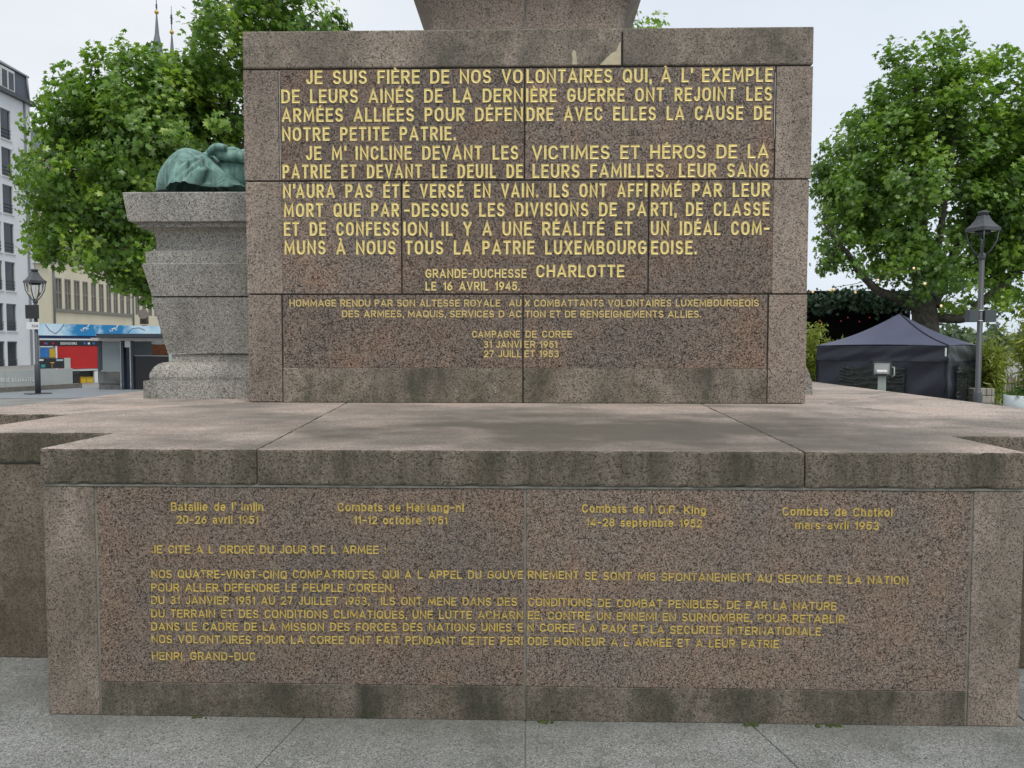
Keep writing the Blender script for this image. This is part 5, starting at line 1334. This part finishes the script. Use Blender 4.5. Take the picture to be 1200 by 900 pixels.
for px in (970, 1001, 1039):
    P_ = AT(px, 360.5, SY2 - .1); rt = empty('spotlight', (P_[0], SY2 - .1, P_[2]), {970: 'leftmost of three grey spotlights hanging under the garland', 1001: 'middle of three grey spotlights hanging under the garland', 1039: 'rightmost of three grey spotlights, above the tent peak'}[px], 'spotlight', 'spotlights under the garland')
    bm = BM(); lathe(bm, [(.04, .16), (.09, .1), (.10, -.08), (.085, -.085)], 14); bmesh.ops.rotate(bm, verts=bm.verts, cent=(0, 0, 0), matrix=Matrix.Rotation(-.9, 3, 'X')); obj('housing', bm, plain('spot_grey', (.16, .17, .17), .5), rt)
    bm = BM(); tube(bm, [(-.11, 0, 0), (-.11, .02, .2), (.11, .02, .2), (.11, 0, 0)], .012, 5); obj('bracket', bm, black, rt)
rs = np.random.RandomState(5)
gar = empty('garland', (stg.location.x, SY2 - .25, g0), 'dark green leafy garland with warm bulbs along the top of the stage booth', 'garland')
gn = 2600; ux = rs.uniform(-hw - .1, hw + .3, gn)
zc_ = AT(1000, 350, SY2)[2] - g0
gp_ = np.stack([ux, rs.normal(0, .16, gn), zc_ + rs.normal(0, .19, gn) + .10 * np.sin(ux * 2.6) - .12 * np.abs(np.sin(ux * 1.6))], 1)
leaves('foliage', gp_, .17, rs.uniform(0, 1, gn), M['garland'], gar, rs, up=0)
wrm, n, l, b = new_mat('warm_bulb'); b.inputs['Emission Color'].default_value = (1, .62, .22, 1); b.inputs['Emission Strength'].default_value = .5; b.inputs['Base Color'].default_value = (1, .8, .5, 1)
for px, py in ((952.5, 342), (973.5, 340), (977, 339.5), (1002.5, 342.5), (1030, 336.5), (1029, 327)):
    P_ = AT(px, py, SY2 - .55); o = obj('bulb', ball(BM(), (0, 0, 0), .042), wrm, gar); o.location = (P_[0] - gar.location.x, -.3, P_[2] - g0)
# string of lights from the booth into the tree
srt = empty('string_lights', AT(1005, 330, 20), 'thin string of warm bulbs hung across the limbs of the right tree', 'string lights')
so = Vector(srt.location)
pth = [Vector(AT(px, py, d_)) - so for px, py, d_ in ((975, 337, 24), (1000, 333, 22), (1029, 326, 20), (1050, 318, 18.6), (1071, 312, 17.4), (1084, 330, 17.2), (1103, 356, 17.2))]
bm = BM(); tube(bm, pth, .010, 5); obj('cable', bm, black, srt)
for i in (2, 4, 5, 6):
    o = obj('bulb', ball(BM(), (0, 0, 0), .03), wrm, srt); o.location = pth[i] + Vector((0, 0, -.05))

# bamboo clumps, planter, fence, stone wall
def bamboo(root, h, w, k, label, seed, group='bamboo clumps round the tent'):
    rs = np.random.RandomState(seed); rt = empty('bamboo', root, label, 'bamboo', group)
    bm = BM(); P_ = []
    for _ in range(k):
        bx_, by_ = rs.normal(0, w * .22, 2); hh = h * rs.uniform(.65, 1.05); lean = rs.normal(0, .13, 2) * h
        pt = [Vector((bx_ + lean[0] * t * t, by_ + lean[1] * t * t, hh * t)) for t in (0, .25, .5, .75, 1)]
        tube(bm, pt, [.012, .011, .009, .007, .003], 5)
        for t in rs.uniform(.22, 1, 26):
            c = np.array([bx_ + lean[0] * t * t, by_ + lean[1] * t * t, hh * t]); P_.append(c + rs.normal(size=(9, 3)) * np.array([w * .17, w * .17, .09]))
    obj('stem', bm, plain('bamboo_stem', (.16, .15, .05), .6), rt)
    P_ = np.concatenate(P_); leaves('foliage', P_, .20, np.clip(rs.normal(.5, .25, len(P_)), 0, 1), M['bamboo'], rt, rs, BLADE, BLADEF, up=.1)
    return rt
def groot(px, d): v = AT(px, 405, d); return (v[0], d, GX(v[0], d))
def hto(px, py, d): return AT(px, py, d)[2] - GX(AT(px, py, d)[0], d)
bamboo(groot(1160, 19.5), hto(1160, 398, 19.5), .55, 20, 'yellow green bamboo clump just right of the lamp post', 21)
bamboo(groot(1221, 15.6), hto(1205, 352, 15.6), .62, 22, 'tall bamboo rising from the white planter at the right edge', 22)
bamboo(groot(946, 21.5), hto(950, 380, 21.5), .9, 24, 'narrow bamboo clump in the gap between monument and tent', 23)
P_ = groot(1206, 15.6); pt_ = empty('planter', P_, 'round white planter at the right edge of the square', 'planter'); zt_ = hto(1200, 463, 15.6)
bm = BM(); R0 = AT(1206, 405, 15.6)[0] - AT(1181.5, 405, 15.6)[0]; lathe(bm, [(R0 * .72, 0), (R0 * .95, zt_ * .6), (R0, zt_), (R0 * .92, zt_), (R0 * .9, zt_ - .06), (.02, zt_ - .06)], 28); obj('pot', bm, plain('planter_white', (.66, .72, .74), .35), pt_)
rs = np.random.RandomState(9); q_ = rs.normal(size=(420, 3)) * np.array([R0 * .45, R0 * .45, .1]); q_[:, 2] = np.abs(q_[:, 2]) + zt_ - .03
leaves('ground_cover', q_, .09, rs.uniform(0, .6, 420), M['leaf'], pt_, rs)['kind'] = 'stuff'
cane = plain('cane', (.12, .085, .05), .8, var=.4, scale=6)
d_ = 21.5; fr0, fr1 = AT(1163, 405, d_), AT(1215, 405, d_); g0 = GX(fr0[0], d_)
fe = empty('cane_fence', (fr0[0], d_, g0), 'brown cane fence between bamboo and white planter', 'fence'); zf = hto(1175, 437, d_)
k = 30
bm = BM()
for i in range(k):
    x = (fr1[0] - fr0[0]) * i / (k - 1); h_ = zf * rnd.uniform(.86, 1.08); tube(bm, [(x, rnd.uniform(-.015, .015), 0), (x + rnd.uniform(-.03, .03), 0, h_)], .016, 5)
obj('canes', bm, cane, fe)
for z_ in (.3, .72):
    bm = BM(); tube(bm, [(0, -.035, zf * z_), (fr1[0] - fr0[0], -.035, zf * z_)], .018, 5); obj('rail', bm, cane, fe)
dw = 18.3; w0, w1 = AT(1143, 405, dw), AT(1168, 405, dw); g0 = GX(w0[0], dw)
rt = empty('stone_wall', (w0[0], dw, g0), 'low dry stone wall of pale rough blocks at the lamp post foot', 'wall'); zt_ = hto(1155, 455, dw)
stn = plain('rough_stone', (.34, .32, .28), .9, var=.25, scale=5, bump=.5)
bm = BM(); nr = 4
for r_ in range(nr):
    x = 0; Wd = w1[0] - w0[0]
    while x < Wd - .03:
        w_ = min(rnd.uniform(.12, .26), Wd - x); box(bm, x + .006, x + w_ - .006, rnd.uniform(-.02, .02), .3, zt_ * r_ / nr + .004, zt_ * (r_ + 1) / nr - .006, .018); x += w_
obj('stones', bm, stn, rt)

# what lies beyond on the right: a wood across the valley, a tower block, low white houses
fw = 260.0
rs = np.random.RandomState(31); N_ = 9000
xx = rs.uniform(AT(880, 405, fw)[0], AT(1500, 405, fw)[0], N_); yy = fw + rs.uniform(-30, 30, N_); top_ = 5 + 2.5 * np.sin(xx * .11) + 2 * np.sin(xx * .31 + 1)
pos = np.stack([xx, yy, -6 + (top_ + 6) * rs.uniform(0, 1, N_) ** .6], 1)
o = leaves('far_woods', pos, 3.2, rs.uniform(0, 1, N_), M['wood_leaf'], None, rs); tag(o, 'distant green wood beyond the fence on the right', 'woods', kind='stuff')
def far_block(px0, px1, py, d, mat, label, rows_, cols):
    a_, b_ = AT(px0, py, d), AT(px1, py, d); rt = empty('tower_block' if rows_ > 4 else 'house', ((a_[0] + b_[0]) / 2, d, 0), label, 'building'); w_ = (b_[0] - a_[0]) / 2; h_ = a_[2]
    bm = BM(); box(bm, -w_, w_, 0, w_ * 1.6, 0, h_); obj('wall', bm, mat, rt)
    for i in range(rows_):
        for k in range(cols):
            bm = BM(); cw = 2 * w_ / cols; z_ = h_ - (i + .75) * 3.0; box(bm, -w_ + cw * (k + .2), -w_ + cw * (k + .8), -.06, -.01, z_, z_ + 1.7); obj('window', bm, wgl, rt)
    bm = BM(); box(bm, -w_ - .3, w_ + .3, -.3, w_ * 1.6 + .3, h_ + .01, h_ + .5); obj('roof', bm, zinc, rt)
far_block(1163.5, 1171, 381, 330, plain('blue_glass_wall', (.10, .17, .28), .3), 'distant blue tower block between lamp post and bamboo', 5, 3)
far_block(1171.5, 1181, 396.6, 318, plain('far_white', (.6, .6, .6), .8), 'distant low white building beside the blue tower', 2, 4)
far_block(1183, 1193, 395, 322, plain('far_grey', (.4, .4, .4), .8), 'distant low grey building right of the white one', 2, 4)
